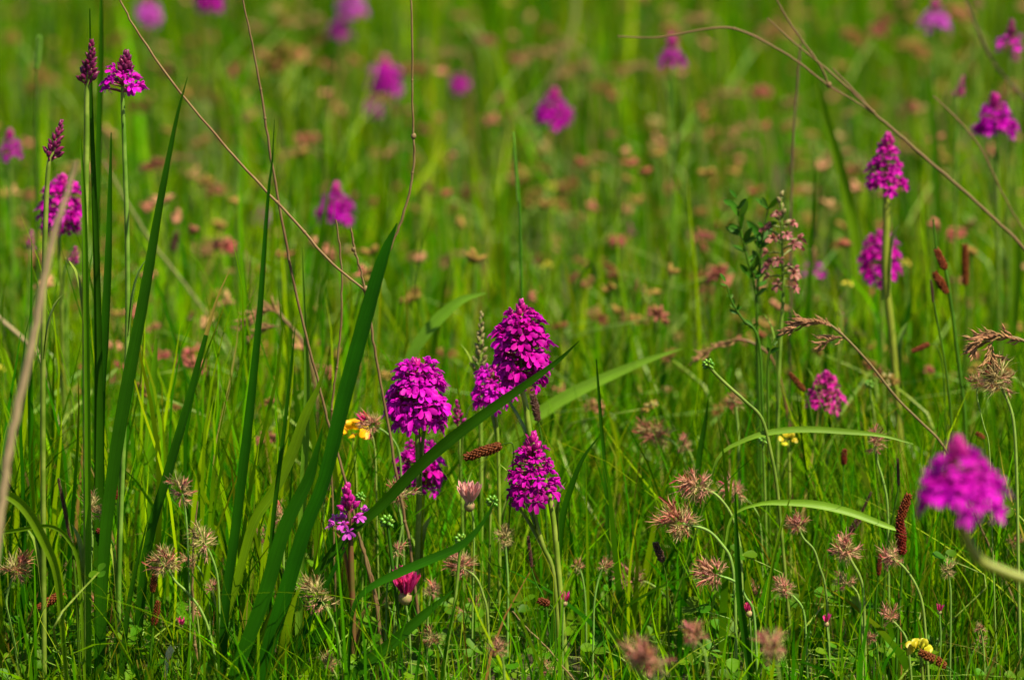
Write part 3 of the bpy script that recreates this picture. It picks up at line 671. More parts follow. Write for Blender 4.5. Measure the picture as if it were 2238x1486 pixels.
blade('dark grass blade curving beside the deep pink orchid from below', [(2010, 590), (1980, 700), (1930, 880), (1900, 1050)], [4, 15, 18, 16], 3.6, mat='blade', twist=10)
blade('light arching blade entering from the picture edge beside the dark thin spike', [(-40, 1085), (10, 1080), (55, 1112), (95, 1180), (125, 1260), (140, 1420)], [18, 22, 24, 24, 20, 14], 2.9, mat='blade_light', twist=20)
blade('thin curved blade looping low through the stem cluster', [(-30, 1170), (40, 1158), (110, 1150), (150, 1180), (172, 1240), (182, 1420)], [6, 10, 11, 10, 8, 7], 2.93, mat='blade_light', twist=20)
blade('dark blade leaning right below the loose topped orchid', [(1308, 955), (1275, 1000), (1250, 1060), (1228, 1140), (1215, 1300)], [2, 9, 15, 16, 13], 3.02, twist=15)
blade('thin upright dark green spear right of the tall orchid', [(1303, 785), (1308, 850), (1314, 930), (1322, 1020), (1330, 1200)], [3, 7, 9, 9, 9], 3.1, twist=15)
blade('short green spear standing above the brownish clover behind', [(1548, 872), (1540, 930), (1530, 985), (1522, 1060)], [2, 11, 15, 14], 3.14, twist=15)
blade('dark crossing blade low between the orchid stems and the pink clover row', [(1470, 760), (1452, 800), (1446, 840), (1440, 900)], [2, 14, 22, 18], 3.5, twist=15)
blade('dark blade standing tall at the bottom edge beside the pink drooping clover', [(1606, 1060), (1610, 1180), (1616, 1300), (1630, 1400), (1645, 1510)], [2, 12, 17, 19, 18], 2.92, twist=20)
blade('slender blade tilted right near the brown curved sedge', [(1735, 1060), (1700, 1180), (1680, 1300), (1668, 1500)], [2, 8, 10, 10], 2.95, mat='blade_light', twist=20)
blade('blade rising just left of the brown seed clover in the corner', [(60, 1090), (80, 1180), (92, 1280), (100, 1400), (104, 1500)], [2, 12, 16, 16, 14], 2.99, twist=20)
blade('dark blade leaning right under the pink spiky clover by the stem cluster', [(322, 1140), (300, 1230), (280, 1330), (262, 1500)], [2, 9, 13, 13], 2.95, twist=20)
blade('soft green blade leaning behind the tallest lone blade', [(530, 880), (500, 930), (440, 1000), (410, 1070), (380, 1180)], [3, 14, 20, 20, 18], 3.2, mat='blade_light', twist=15)
blade('short pale dry tipped blade leaning left among the fine grass', [(1320, 1358), (1350, 1400), (1382, 1440), (1410, 1500)], [10, 15, 14, 12], 2.92, mat='blade_pale', twist=20)
for lab, x0, y0, x1, y1, w, Y in [
        ('faint blade standing left of the tent shaped orchid', 716, 560, 722, 760, 18, 4.2),
        ('faint broad blade right of the arching pale blade', 965, 430, 970, 640, 20, 4.1),
        ('faint tall blade under the winged orchid', 1085, 520, 1078, 700, 22, 4.3),
        ('faint light blade below the arching branch tip', 1470, 200, 1476, 380, 18, 4.6),
        ('faint blade between the far orchid and the brown speckled spike', 1395, 230, 1416, 400, 20, 4.4),
        ('faint yellow green blade next to the stacked orchids', 2035, 215, 2050, 560, 22, 4.0),
        ('faint dark blade beneath the bell shaped orchid', 2225, 560, 2200, 800, 26, 3.6),
        ('faint light blade in the middle of the far meadow', 1248, 640, 1262, 820, 20, 3.9)]:
    blade(lab, [(x0 - 6, y0 - 60), (x0, y0), ((x0 + x1) / 2 + 5, (y0 + y1) / 2), (x1, y1), (x1 + 3, y1 + 90)], [3, w * .7, w, w, w * .8], Y, mat='blade_light', twist=15)

# ------------------------------------------------------------------ dry stalks: one or more branches meeting at a node
def stalk(label, branches, Y, mat='straw', grp='dry stalks rising through the grass', name='dry_stalk', nodes=()):
    """branches: (px points from the tip down, px widths); the first goes to the ground"""
    sc = mpp(Y if not isinstance(Y, (list, tuple)) else Y[0])
    main = ground_path(branches[0][0], Y)
    base = main[-1].copy()
    o = thing(name, label, 'dry stalk', base, grp)
    for i, (pts, w) in enumerate(branches):
        P = main if i == 0 else [U(x, y, Y if not isinstance(Y, (list, tuple)) else Y[0]) for x, y in pts]
        n = max(12, 5 * len(P)); Q = spline(P, n)
        rr = random.Random(i + int(pts[0][0]))
        Q = [q + Vector((rr.gauss(0, .0002), rr.gauss(0, .0002), 0)) for q in Q]
        ws = [0.5 * x * sc * (.9 if mat == 'straw_pale' else .78) for x in lerp_list(w, n)]
        b = MB(); b.tube([q - base for q in Q], ws, M[mat], 6)
        for j, k in enumerate(sorted(rr.sample(range(4, n - 2), min(2, n // 12))) if mat != 'straw_pale' else ()):       # slight joints
            ax = (Q[k + 1] - Q[k - 1]).normalized()
            b.blob(Q[k] - base, ax, ws[k] * 1.3, ws[k] * 2.0, M[mat], 5, 7)
        part('stem' if i == 0 else 'branch', b.mesh('dry_stem'), o)
    for x, y, r in nodes:
        b = MB(); b.blob(U(x, y, Y) - base, Vector((0.2, 0, 1)).normalized(), r * sc, r * sc * 1.2, M[mat], 5, 8)
        part('node', b.mesh('stalk_node'), o)
    return o
stalk('forked dry brown stalk whose long branch slants up to the top edge', [
    ([(798, 634), (808, 690), (822, 780), (842, 890), (862, 1010), (890, 1160), (905, 1260), (930, 1500)], [7, 8, 8, 9, 9, 10]),
    ([(258, -10), (300, 70), (395, 205), (480, 305), (560, 395), (650, 490), (720, 570), (798, 634)], [5, 7, 7, 8, 8, 7]),
    ([(768, 498), (774, 540), (790, 600), (798, 634)], [6, 7, 6, 6]),
    ([(898, -15), (901, 60), (901, 200), (904, 300), (906, 350), (893, 430), (872, 495), (845, 560), (800, 632)], [5, 6, 6, 7, 7, 8, 7, 7])], 3.0, nodes=[(799, 632, 7), (904, 298, 6), (773, 545, 5)])
stalk('long dry brown stem from the top edge leaning right down behind the blades', [
    ([(528, -15), (548, 80), (572, 210), (588, 320), (612, 460), (640, 610), (668, 730), (694, 830), (712, 905), (740, 1000), (770, 1110), (792, 1200), (822, 1320), (840, 1500)], [5, 7, 8, 8, 8, 9, 9])], 3.01)
stalk('thin dry stem hanging under the tent shaped orchid', [
    ([(734, 480), (742, 540), (748, 610), (745, 700), (738, 790), (728, 860), (724, 960), (730, 1200)], [5, 6, 6, 6, 6, 6])], 3.06)
stalk('long tan stem slanting to the picture edge with bent twigs above it', [
    ([(1820, 150), (1868, 200), (1915, 252), (1960, 290), (2010, 335), (2100, 412), (2180, 485), (2250, 560), (2330, 700), (2380, 1000)], [4, 7, 9, 10, 10, 10, 10, 10, 10]),
    ([(1350, 80), (1425, 83), (1480, 76), (1530, 66), (1590, 61), (1640, 76), (1700, 108), (1750, 140), (1810, 187), (1860, 216), (1915, 252)], [4, 5, 6, 7, 7, 6, 6, 5, 5]),
    ([(1692, -10), (1720, 40), (1755, 92), (1790, 140), (1812, 186)], [5, 6, 7, 6]),
    ([(1676, 40), (1720, 80), (1765, 118), (1830, 172), (1915, 252)], [3, 5, 6, 7, 7])], 3.28, mat='straw_olive', nodes=[(1812, 186, 6)])
stalk('dark thin stem dropping from the twigs over the far meadow', [
    ([(1750, 96), (1745, 150), (1738, 240), (1732, 330), (1730, 420), (1728, 640), (1726, 900)], [6, 6, 6, 6, 6, 6])], 3.4, mat='straw_dark')
stalk('thin arching stem above the bell shaped orchid', [
    ([(2040, 210), (2066, 236), (2110, 280), (2150, 336), (2180, 400), (2210, 460), (2250, 530), (2290, 700), (2300, 900)], [4, 6, 6, 5, 5, 5, 5])], 3.36, mat='straw_olive')
stalk('dark blurred stem crossing the corner behind the purple orchid', [
    ([(2104, -15), (2134, 60), (2166, 128), (2196, 170), (2250, 235), (2320, 400), (2350, 600)], [7, 8, 8, 7, 7])], 3.7, mat='straw_dark')
stalk('thick bleached stalk out of focus leaning past the full purple orchid', [
    ([(168, 352), (148, 420), (120, 500), (95, 620), (72, 740), (45, 860), (22, 970), (8, 1060), (-8, 1200)], [10, 16, 19, 21, 22, 22, 22])], 2.55, mat='straw_pale')
stalk('short bleached stalk tilted at the picture edge behind the thick one', [
    ([(-40, 665), (0, 697), (55, 745), (85, 780), (120, 900)], [10, 11, 10, 8, 6])], 3.45, mat='straw_pale')
stalk('soft pale arching stalk behind the winged far orchid', [
    ([(1258, -30), (1256, 40), (1240, 100), (1215, 160), (1175, 210), (1125, 250), (1090, 330)], [12, 14, 14, 13, 12, 10])], 5.0, mat='straw_green')
stalk('long soft straw stem slanting behind the dark blades', [
    ([(225, 350), (268, 425), (325, 520), (385, 598), (440, 670), (500, 755), (540, 860)], [7, 8, 8, 8, 7, 6])], 3.6, mat='straw_green')
stalk('stiff reddish brown stem standing by the greenish clover heads', [
    ([(431, 1095), (424, 1170), (421, 1240), (422, 1330), (428, 1420), (436, 1500)], [4, 6, 8, 9, 10])], 2.97, mat='straw')
stalk('thin straw lying slantwise across the low grass at the bottom edge', [
    ([(1120, 1335), (1150, 1370), (1200, 1420), (1250, 1480), (1275, 1520)], [4, 5, 6, 6])], 2.94, mat='straw')
stalk('straight brown straw between the orchid stems and the magenta clover', [
    ([(783, 1165), (798, 1210), (815, 1270), (828, 1340), (845, 1500)], [7, 8, 8, 8])], 3.03, mat='straw')

# ------------------------------------------------------------------ bent grass seed heads
def spikelet_mesh(seed):
    r = random.Random(seed); b = MB()
    for i in range(5):
        d = Vector((r.uniform(-.35, .35), 1, r.uniform(-.3, .5))).normalized()
        c = Vector((r.uniform(-.06, .06), .15 + .14 * i, r.uniform(-.05, .05)))
        b.blob(c + d * .12, d, .055, .22, M['seedhead'], 3, 4)
        b.tube([c + d * .3, c + d * .55 + Vector((0, 0, -.03))], [.010, .004], M['seedhead'], 3)
    return b.mesh('spikelet')
SPK = [spikelet_mesh(i) for i in range(4)]
def panicle(label, head, stem, Y, stem_px=6, size=26, n=22, mat='straw', subs=(), group='drooping dry grass heads', spread=1.0):
    """head: photo points from the drooping tip to where the stem starts"""
    n = int(n * 1.7); size *= 1.15
    sc = mpp(Y); rr = random.Random(int(head[0][0] * 3 + head[0][1]))
    P = ground_path([head[-1]] + stem, Y); base = P[-1].copy()
    o = thing('bent_grass', label, 'grass head', base, group)
    Hp = [U(x, y, Y) for x, y in head]
    full = spline(Hp + P[1:], 40)
    b = MB(); b.tube([q - base for q in full], [0.5 * sc * stem_px * min(1, .35 + i / 22) for i in range(40)], M[mat], 6)
    part('stem', b.mesh('culm'), o)
    for hp, k in [(Hp, n)] + [([U(x, y, Y) for x, y in s], max(5, n // 3)) for s in subs]:
        q = spline(hp, k + 1)
        if hp is not Hp:
            b = MB(); b.tube([p - base for p in q], [sc * 1.2] * (k + 1), M[mat], 4); part('branch', b.mesh('panicle_branch'), o)
        for i in range(k):
            t = (q[i] - q[i + 1]).normalized()
            d = (t * 1.0 + Vector((rr.gauss(0, .35), rr.gauss(0, .4), rr.gauss(-.12, .3))) * spread).normalized()
            s = size * sc * rr.uniform(.7, 1.15) * (0.65 + 0.5 * math.sin(math.pi * (i + 1) / (k + 1)))
            part('spikelet', SPK[rr.randrange(4)], o, frame(d, Vector((0, 0, 1)), (s, s, s), q[i].lerp(q[i + 1], rr.random()) - base))
    return o
panicle('drooping tan grass head on a long curved stem above the deep pink orchid', [(1722, 716), (1745, 706), (1775, 702), (1805, 706), (1820, 714)], [(1850, 740), (1905, 800), (1960, 870), (2010, 920), (2062, 975), (2110, 1080)], 3.1, stem_px=6, size=32, n=26, subs=[[(1795, 752), (1815, 742), (1840, 738), (1852, 744)]])
panicle('fluffy tan grass head drooping in from the picture edge', [(2128, 762), (2140, 742), (2170, 734), (2205, 736), (2240, 746)], [(2290, 780), (2330, 900), (2350, 1200)], 2.98, stem_px=7, size=36, n=34, subs=[[(2172, 790), (2165, 770), (2170, 745)]])
panicle('soft reddish grass head arched behind the tall thin tipped blade', [(528, 712), (550, 690), (580, 677), (605, 680), (615, 692)], [(640, 720), (665, 755), (690, 850), (700, 1000)], 3.34, stem_px=9, size=32, n=24, subs=[[(548, 738), (585, 716), (610, 712)]])
panicle('dark brown drooping sedge like head on an arching stem right of the long pale blade', [(1518, 786), (1545, 770), (1580, 752), (1610, 742)], [(1650, 752), (1690, 790), (1720, 900), (1730, 1100)], 3.3, stem_px=7, size=24, n=20, mat='stem_red')
panicle('small arched tan grass head far behind at the blurred middle', [(440, 556), (470, 538), (500, 534), (525, 545)], [(545, 590), (550, 700)], 4.0, stem_px=8, size=34, n=18)

# ------------------------------------------------------------------ sedge spikes and dark spikes
def sedge_piece(b, p0, p1, w, mat, r, n=None):
    ax = (p1 - p0); ln = ax.length; ax.normalize(); X = ax.orthogonal().normalized(); Z = ax.cross(X)
    n = n or max(24, int(ln / w * 42))
    b.tube([p0, p0.lerp(p1, .5), p1], [w * .30, w * .34, w * .12], mat, 6)
    for i in range(n):
        t = (i + .5) / n; a = i * 2.39996
        rr = w * .5 * (0.55 + .45 * math.sin(math.pi * min(.12 + t * .88, 1)))
        d = (X * math.cos(a) + Z * math.sin(a))
        dd = (d * r.uniform(.5, 1.1) + ax * .8 + Vector((r.gauss(0, .2), r.gauss(0, .2), r.gauss(0, .2)))).normalized()
        b.blob(p0 + ax * ln * t + d * rr * r.uniform(.5, .72), dd, w * .105, w * .22 * r.uniform(.75, 1.25), mat, 3, 5)
def sedge(label, spikes, stem, Y, stem_px=5, mat='sedge', stem_m='stem_dark', group='brown sedge spikes'):
    """spikes: (x0, y0, x1, y1, width): base and tip of each spike in the photo"""
    sc = mpp(Y); r = random.Random(int(spikes[0][0]))
    P = ground_path(stem, Y); base = P[-1].copy()
    o = thing('sedge', label, 'sedge', base, group)
    n = 6 * len(P); q = spline(P, n)
    b = MB(); b.tube([p - base for p in q], [.5 * stem_px * sc * (.6 + .4 * min(1, i / n * 2)) for i in range(n)], M[stem_m], 6); part('stem', b.mesh('sedge_stem'), o)
    for x0, y0, x1, y1, w in spikes:
        b = MB(); sedge_piece(b, U(x0, y0, Y) - base, U(x1, y1, Y) - base, w * .8 * sc, M[mat], r); part('spike', b.mesh('sedge_spike'), o)
    return o
sedge('rusty sedge spike lying level on a hair thin stem left of the loose topped orchid', [(1094, 974, 1016, 1000, 34)], [(1094, 974), (1108, 968), (1122, 975), (1120, 1040), (1110, 1200), (1108, 1500)], 3.0, stem_px=4)
sedge('slender stem bearing two brown spikes one above the other right of the stacked orchids', [(2066, 588, 2046, 545, 26), (2070, 640, 2042, 596, 27)], [(2040, 480), (2047, 545), (2066, 590), (2078, 660), (2096, 800), (2108, 900), (2112, 1000)], 3.22, stem_px=8)
sedge('single dark brown upright spike beside the stem with two spikes', [(2110, 622, 2109, 534, 24)], [(2110, 622), (2112, 700), (2108, 820), (2110, 1000)], 3.4, stem_px=7)
sedge('thin dark spike tip on a bent stem below the pair of brown spikes', [(2040, 660, 2034, 612, 9)], [(2034, 612), (2046, 690), (2066, 800), (2080, 940), (2086, 1200)], 3.18, stem_px=6, mat='sedge_dark')
sedge('short rusty sedge spike floating level left of the fluffy tan head', [(2030, 752, 1994, 768, 18)], [(2030, 752), (2050, 760), (2064, 850), (2068, 1100)], 3.25, stem_px=3)
sedge('rusty brown spike tilted against the deep pink orchid', [(1758, 854, 1726, 816, 20)], [(1758, 854), (1772, 900), (1780, 1000), (1784, 1250)], 3.22, stem_px=5)
sedge('small rusty knob on the upright stem right of the stem cluster', [(252, 1090, 246, 1052, 26)], [(268, 996), (262, 1040), (258, 1090), (258, 1200), (252, 1350), (250, 1500)], 2.98, stem_px=5)
sedge('small rusty sedge spike just below the greenish spiky clover', [(236, 1172, 212, 1158, 20)], [(236, 1172), (250, 1200), (256, 1300), (256, 1500)], 3.0, stem_px=4)
sedge('plump rusty sedge spike tilted low near the bottom edge by the stem cluster', [(136, 1296, 84, 1328, 28)], [(136, 1296), (152, 1290), (168, 1310), (174, 1400), (176, 1500)], 2.97, stem_px=4)
sedge('dark stem carrying two brown clustered spikes under the brownish clover', [(334, 1292, 338, 1254, 22), (336, 1364, 346, 1314, 24)], [(338, 1254), (335, 1300), (334, 1370), (328, 1440), (326, 1500)], 2.96, stem_px=6)
sedge('dark slim spike tilted left of the greenish spiky clover', [(158, 1196, 128, 1046, 13)], [(128, 1044), (146, 1120), (158, 1200), (168, 1320), (174, 1500)], 2.99, stem_px=7, mat='sedge_dark')
sedge('largest rusty brown curved spike standing among the pink clovers', [(1972, 1210, 1966, 1130, 34), (1966, 1140, 1986, 1080, 30)], [(1974, 1212), (1970, 1280), (1962, 1380), (1958, 1500)], 2.98, stem_px=7)
sedge('dark slim spike rising just above the largest curved spike', [(1964, 1060, 1962, 1002, 10)], [(1962, 1002), (1964, 1062), (1950, 1140), (1936, 1240), (1925, 1400)], 3.02, stem_px=6, mat='sedge_dark')
sedge('small dark spike leaning right behind the light bowing blade', [(1858, 1162, 1880, 1130, 22), (1884, 1118, 1904, 1075, 9)], [(1858, 1162), (1846, 1200), (1840, 1300)], 3.12, stem_px=5, mat='sedge_dark')
sedge('dark brown spike hanging just behind the pink clover near the curved spike', [(1920, 1256, 1924, 1212, 16)], [(1920, 1256), (1914, 1320), (1908, 1500)], 3.0, stem_px=5)
sedge('dark mottled spike under the largest brownish clover', [(1448, 1226, 1432, 1186, 26)], [(1448, 1226), (1458, 1280), (1462, 1400), (1466, 1500)], 2.99, stem_px=5, mat='sedge_dark')
sedge('small round rusty knob against the thick green orchid stem', [(1200, 1318, 1176, 1312, 26)], [(1200, 1318), (1212, 1340), (1214, 1420), (1212, 1500)], 2.95, stem_px=4)
sedge('dark rusty spike slanting in the lower corner by the pale yellow flower', [(2066, 1454, 2010, 1424, 30)], [(2066, 1454), (2084, 1470), (2094, 1510), (2098, 1540)], 2.9, stem_px=5)
sedge('small dark red knob on an upright stem right of the lemon flower', [(1844, 1014, 1846, 982, 20)], [(1844, 1014), (1842, 1080), (1836, 1200)], 3.14, stem_px=5)
sedge('tiny rusty knob beside the big blurred orchid', [(2150, 958, 2134, 946, 18)], [(2150, 958), (2156, 1020), (2158, 1200)], 3.2, stem_px=4)
sedge('blackened withered spike left of the thick green orchid stem', [(1162, 1238, 1154, 1172, 12)], [(1160, 1236), (1170, 1270), (1192, 1320), (1204, 1420)], 3.0, stem_px=4, mat='sedge_dark')
sedge('dark brown spike close behind the tallest orchid\'s stem', [(1176, 918, 1164, 862, 26)], [(1176, 918), (1186, 980), (1192, 1100)], 3.12, stem_px=6, mat='sedge_dark')
sedge('faint brown plantain head on a soft stem left of the pink grass head', [(378, 548, 386, 508, 22)], [(378, 548), (368, 620), (356, 760)], 3.7, stem_px=9, mat='sedge_dark')
sedge('dark round head half hidden between the long dark blades', [(312, 866, 320, 846, 24)], [(312, 866), (308, 930), (304, 1060)], 3.35, stem_px=7, mat='sedge_dark')
sedge('thin green spike on a tall stem at the blurred upper corner', [(80, 150, 86, 80, 20)], [(80, 150), (78, 260), (80, 420), (84, 700)], 3.5, stem_px=8, mat='seed_green', group='green flowering grass spikes')
sedge('thin green grass spike standing in the blurred middle above the tall orchid', [(1132, 440, 1122, 290, 10)], [(1122, 290), (1134, 420), (1138, 560), (1142, 700)], 3.25, stem_px=6, mat='seed_green', group='green flowering grass spikes')

# ------------------------------------------------------------------ clovers
def calyx_mesh(cal, pet, seed, petal=True):
    """one clover floret: ribbed calyx tube, five spreading bristly teeth, fading corolla"""
    r = random.Random(seed); b = MB()
    b.tube([Vector((0, 0, 0)), Vector((0, .18, 0)), Vector((0, .40, 0))], [.03, .062, .055], cal, 6)
    a0 = r.uniform(0, 6)
    for i in range(7):
        a = a0 + i * .8976 + r.uniform(-.2, .2)
        d = Vector((math.cos(a), 0, math.sin(a)))
        e = r.uniform(.16, .46)
        p0 = Vector((0, .36, 0)) + d * .06
        b.ribbon([p0, p0 + d * e * .45 + Vector((0, .26, 0)), p0 + d * e + Vector((r.uniform(-.08, .08), .46 + r.uniform(-.2, .1), r.uniform(-.08, .08)))], [.028, .016, .002], Vector((0, 1, 0)).cross(d), cal, .3)
    for i in range(9):       # downy hairs
        a = r.uniform(0, 6.28); d = Vector((math.cos(a), 0, math.sin(a))); p0 = Vector((0, r.uniform(.1, .4), 0)) + d * .07
        b.tube([p0, p0 + d * r.uniform(.15, .32) + Vector((0, .12, 0))], [.006, .002], cal, 3, False)
    if petal:
        c = Vector((r.uniform(-.2, .2), r.uniform(.6, .95), r.uniform(-.2, .2)))
        b.ribbon(spline([Vector((0, .35, 0)), Vector((c.x * .4, .62, c.z * .4)), c, c + Vector((r.uniform(-.14, .14), r.uniform(-.04, .12), r.uniform(-.2, .05)))], 5), [.025, .036, .04, .03, .006], Vector((1, 0, r.uniform(-1, 1))), pet, .9)
    return b.mesh('clover_floret')
CK = {'pink': [calyx_mesh(M['calyx_pink'], M['withered_pink'], i, i != 2) for i in range(4)],
      'green': [calyx_mesh(M['calyx_green'], M['withered'], 10 + i, i % 2 == 0) for i in range(4)],
      'brown': [calyx_mesh(M['calyx_brown'], M['withered'], 20 + i, i != 1) for i in range(4)],
      'rosy': [calyx_mesh(M['calyx_pink'], M['withered'], 30 + i, True) for i in range(4)]}
CK['pink'] += CK['green'][1:2] + [calyx_mesh(M['calyx_green'], M['withered_pink'], 50, True)]
CK['rosy'] += CK['pink'][:2] + CK['brown'][:2] + [calyx_mesh(M['calyx_green'], M['withered'], 51, True)]
CK['brown'] += CK['green'][:3]
def petal_mesh(mat, seed):
    r = random.Random(seed); b = MB()
    b.tube([Vector((0, 0, 0)), Vector((0, .25, 0))], [.03, .05], M['calyx_green'], 5)
    c = [Vector((0, .2, 0)), Vector((.0, .5, .02)), Vector((r.uniform(-.05, .05), .8, .05)), Vector((r.uniform(-.06, .06), 1.0, .02))]
    b.ribbon(spline(c, 5), [.04, .075, .09, .07, .01], Vector((1, 0, 0)), mat, .8)
    b.ribbon(spline([p + Vector((0, -.08, -.05)) for p in c], 5), [.03, .06, .07, .05, .01], Vector((1, 0, 0)), mat, -.7)
    return b.mesh('clover_petal')
CP_ = {'fresh': [petal_mesh(M['clover_fresh'], i) for i in range(3)], 'white': [petal_mesh(M['clover_white'], i + 5) for i in range(3)]}
def clover(label, c, w, Y, stem, style='pink', hdir=(0, 1), stem_px=7, n=30, long=1.0, group='star clover heads in the grass', stem_m='stem_pale'):
    n = n if style in CP_ else int(n * 1.2)
    """c head centre, hdir direction (photo right, up) the head faces, stem from the head down"""
    sc = mpp(Y); r = random.Random(int(c[0] * 5 + c[1]))
    C0 = U(*c, Y); axis = Vector((hdir[0], r.uniform(-.25, .05), hdir[1])).normalized()
    P = ground_path(stem, Y); base = P[-1].copy()
    o = thing('clover', label, 'clover', base, group)
    k = max(10, 5 * (len(P) + 1)); Rw = w * (.52 if style in CP_ else .43) * sc
    q = spline([C0 - axis * Rw * .1] + P, k)
    b = MB(); stem_px *= .78
    b.tube([p - base for p in q], [.5 * stem_px * sc * (1.0 if i > 2 else .8) for i in range(k)], M[stem_m], 6)
    for hq in range(k * 3):        # down on the stalk
        i = r.randrange(0, k - 1); p = q[i].lerp(q[i + 1], r.random()) - base; d = Vector((r.gauss(0, 1), r.gauss(0, 1), r.gauss(0, 1))).normalized()
        b.tube([p, p + d * stem_px * sc * 1.0], [.00010, .00004], M[stem_m], 3, False)
    part('stem', b.mesh('clover_stem'), o)
    X = axis.orthogonal().normalized(); Z = axis.cross(X)
    fresh = style in CP_; sq = 1.0 if fresh else r.uniform(.6, 1.0)
    X, Z = (X, Z) if r.random() < .5 else (Z, X)
    for i in range(n):
        t = (i + .5) / n; an = i * 2.39996 + r.uniform(-.3, .3)
        if fresh:
            th = R(3 + 25 * math.sqrt(t)) ; s = Rw * 1.55 * r.uniform(.85, 1.1) * long
            off = -axis * Rw * .72
        else:
            th = math.acos(max(-1, min(1, 1 - (1.62 if style == 'pink' else 1.38) * t))) + r.uniform(-.14, .14)
            s = Rw * .95 * r.uniform(.62, 1.22)
            off = axis * Rw * (long - 1) * math.cos(th) - axis * Rw * .05; th += r.gauss(0, .12)
        if not fresh and r.random() < .14: continue
        d = ((X * math.cos(an)) * sq + Z * math.sin(an)) * math.sin(th) + axis * math.cos(th)
        if not fresh: s *= (1.25 if t < .28 else .85)
        loc = C0 + off + d * Rw * (.10 if fresh else .16) - base
        if not fresh: loc += Vector((r.gauss(0, .13), r.gauss(0, .13), r.gauss(0, .13))) * Rw + axis * Rw * .25 * (0.5 - t)
        ms = CP_[style] if fresh else (CK[style] if t < .3 or r.random() < .55 else CK['green'][1::2] + CK['pink'][2:3])
        part('floret', ms[r.randrange(len(ms))], o, frame(d, Vector((r.gauss(0, 1), r.gauss(0, 1), r.gauss(0, 1))), (s, s, s), loc))
    if fresh:
        b = MB(); b.blob(C0 - axis * Rw * .62 - base, axis, Rw * .40, Rw * .42, M['calyx_green'], 5, 8); part('calyx', b.mesh('calyx_cup'), o)
    return o
def st(x, y, bend, ln=150, lean=0):
    """a stalk leaving a head at (x, y): bends out by `bend` then drops"""
    return [(x + bend * .45, y + ln * .16), (x + bend * .85, y + ln * .45), (x + bend + lean * .5, y + ln * .8), (x + bend + lean, y + ln * 1.25)]
CL = 'star clover heads in the grass'
clover('pink spiky clover head held upright next to the long dark blade', (398, 1075), 76, 2.98, [(405, 1115), (410, 1180), (414, 1300), (416, 1500)], 'pink', (0, 1), stem_px=6, n=32, long=1.25)
clover('greenish spiky clover head on a pale stalk against the stem cluster', (200, 1112), 80, 2.99, [(198, 1128), (202, 1180), (198, 1250), (196, 1400), (200, 1500)], 'green', (.1, 1), n=30)
clover('greenish clover head with hooked brown petals, highest of the pair by the red brown stem', (444, 1184), 92, 2.97, [(462, 1215), (475, 1260), (480, 1340), (484, 1500)], 'green', (-.6, .5), stem_px=7, n=30, long=1.2)
clover('large brownish clover head bent over on a strongly curved pale stalk', (362, 1232), 104, 2.96, [(382, 1268), (410, 1295), (440, 1335), (460, 1390), (482, 1500)], 'brown', (-.5, .7), stem_px=8, n=34)
clover('brown spent clover head in the corner left of the rusty sedge spike', (34, 1246), 94, 2.97, [(14, 1310), (22, 1360), (36, 1430), (42, 1500)], 'brown', (.5, .7), n=34)
clover('small pinkish brown clover head behind the stem cluster low down', (210, 1322), 54, 3.02, [(222, 1345), (236, 1385), (240, 1450), (243, 1520)], 'brown', (-.4, .8), stem_px=6, n=24)
clover('small shiny pink clover bud cluster between the two greenish heads and the blade', (462, 1284), 40, 3.0, [(468, 1310), (474, 1350), (478, 1500)], 'pink', (0, 1), stem_px=6, n=22)
clover('tall greenish clover head with rosy petals drooping from its tip', (700, 1308), 96, 2.95, [(722, 1345), (738, 1390), (744, 1440), (748, 1510)], 'green', (-.55, .85), stem_px=8, n=36, long=1.5)
clover('tiny magenta clover bud near the bottom beside the dark two spike sedge', (395, 1362), 30, 3.0, [(394, 1380), (390, 1430), (388, 1500)], 'fresh', (.1, 1), stem_px=5, n=9, group='fresh clover flowers', long=1.0)
clover('pinkish spent clover head crossed by the slanting blade under the deep magenta orchid', (870, 1082), 72, 3.03, [(872, 1110), (878, 1150), (868, 1220), (862, 1350)], 'brown', (.1, 1), n=30)
clover('half open white clover flower with pink edges', (1026, 1088), 60, 3.0, [(1033, 1122), (1036, 1180), (1034, 1280), (1030, 1500)], 'white', (0, 1), stem_px=6, n=26, group='fresh clover flowers', long=1.25)
clover('upright greenish brown clover head below the loose topped orchid', (1104, 1180), 64, 2.99, [(1106, 1208), (1110, 1270), (1110, 1340), (1108, 1500)], 'green', (0, 1), n=32, long=1.3)
clover('round pinkish clover head on a pale bent stalk under the green knob', (1008, 1236), 88, 2.98, [(1040, 1262), (1056, 1300), (1066, 1350), (1070, 1500)], 'rosy', (-.5, .6), stem_px=8, n=34)
clover('bright magenta fresh clover flower low between the orchid stems', (885, 1284), 76, 2.96, [(888, 1325), (894, 1370), (900, 1500)], 'fresh', (0, 1), stem_px=7, n=34, group='fresh clover flowers', long=1.12)
clover('spent brownish clover head cut by the bottom edge left of the low bud orchid', (722, 1452), 66, 2.94, [(736, 1480), (742, 1520)], 'brown', (-.3, 1), n=28)
clover('pink tipped clover head behind the yellow flower', (812, 930), 74, 3.1, [(836, 940), (862, 965), (875, 1010), (880, 1150)], 'rosy', (-.8, .4), stem_px=6, n=26)
clover('reddish clover bud just above the yellow flower', (794, 914), 32, 3.1, [(806, 930), (820, 990), (824, 1150)], 'fresh', (-.7, .6), stem_px=5, n=10, group='fresh clover flowers')
clover('faint pink clover behind the bright magenta clover', (948, 1290), 42, 3.1, [(950, 1320), (952, 1380), (952, 1500)], 'pink', (0, 1), n=22)
clover('wide pink clover head nodding left on a long arched stalk, uppermost of the nodding row', (1528, 1062), 104, 3.02, [(1566, 1082), (1596, 1120), (1614, 1175), (1620, 1230), (1626, 1400)], 'rosy', (-.9, .35), stem_px=8, n=36, long=1.15)
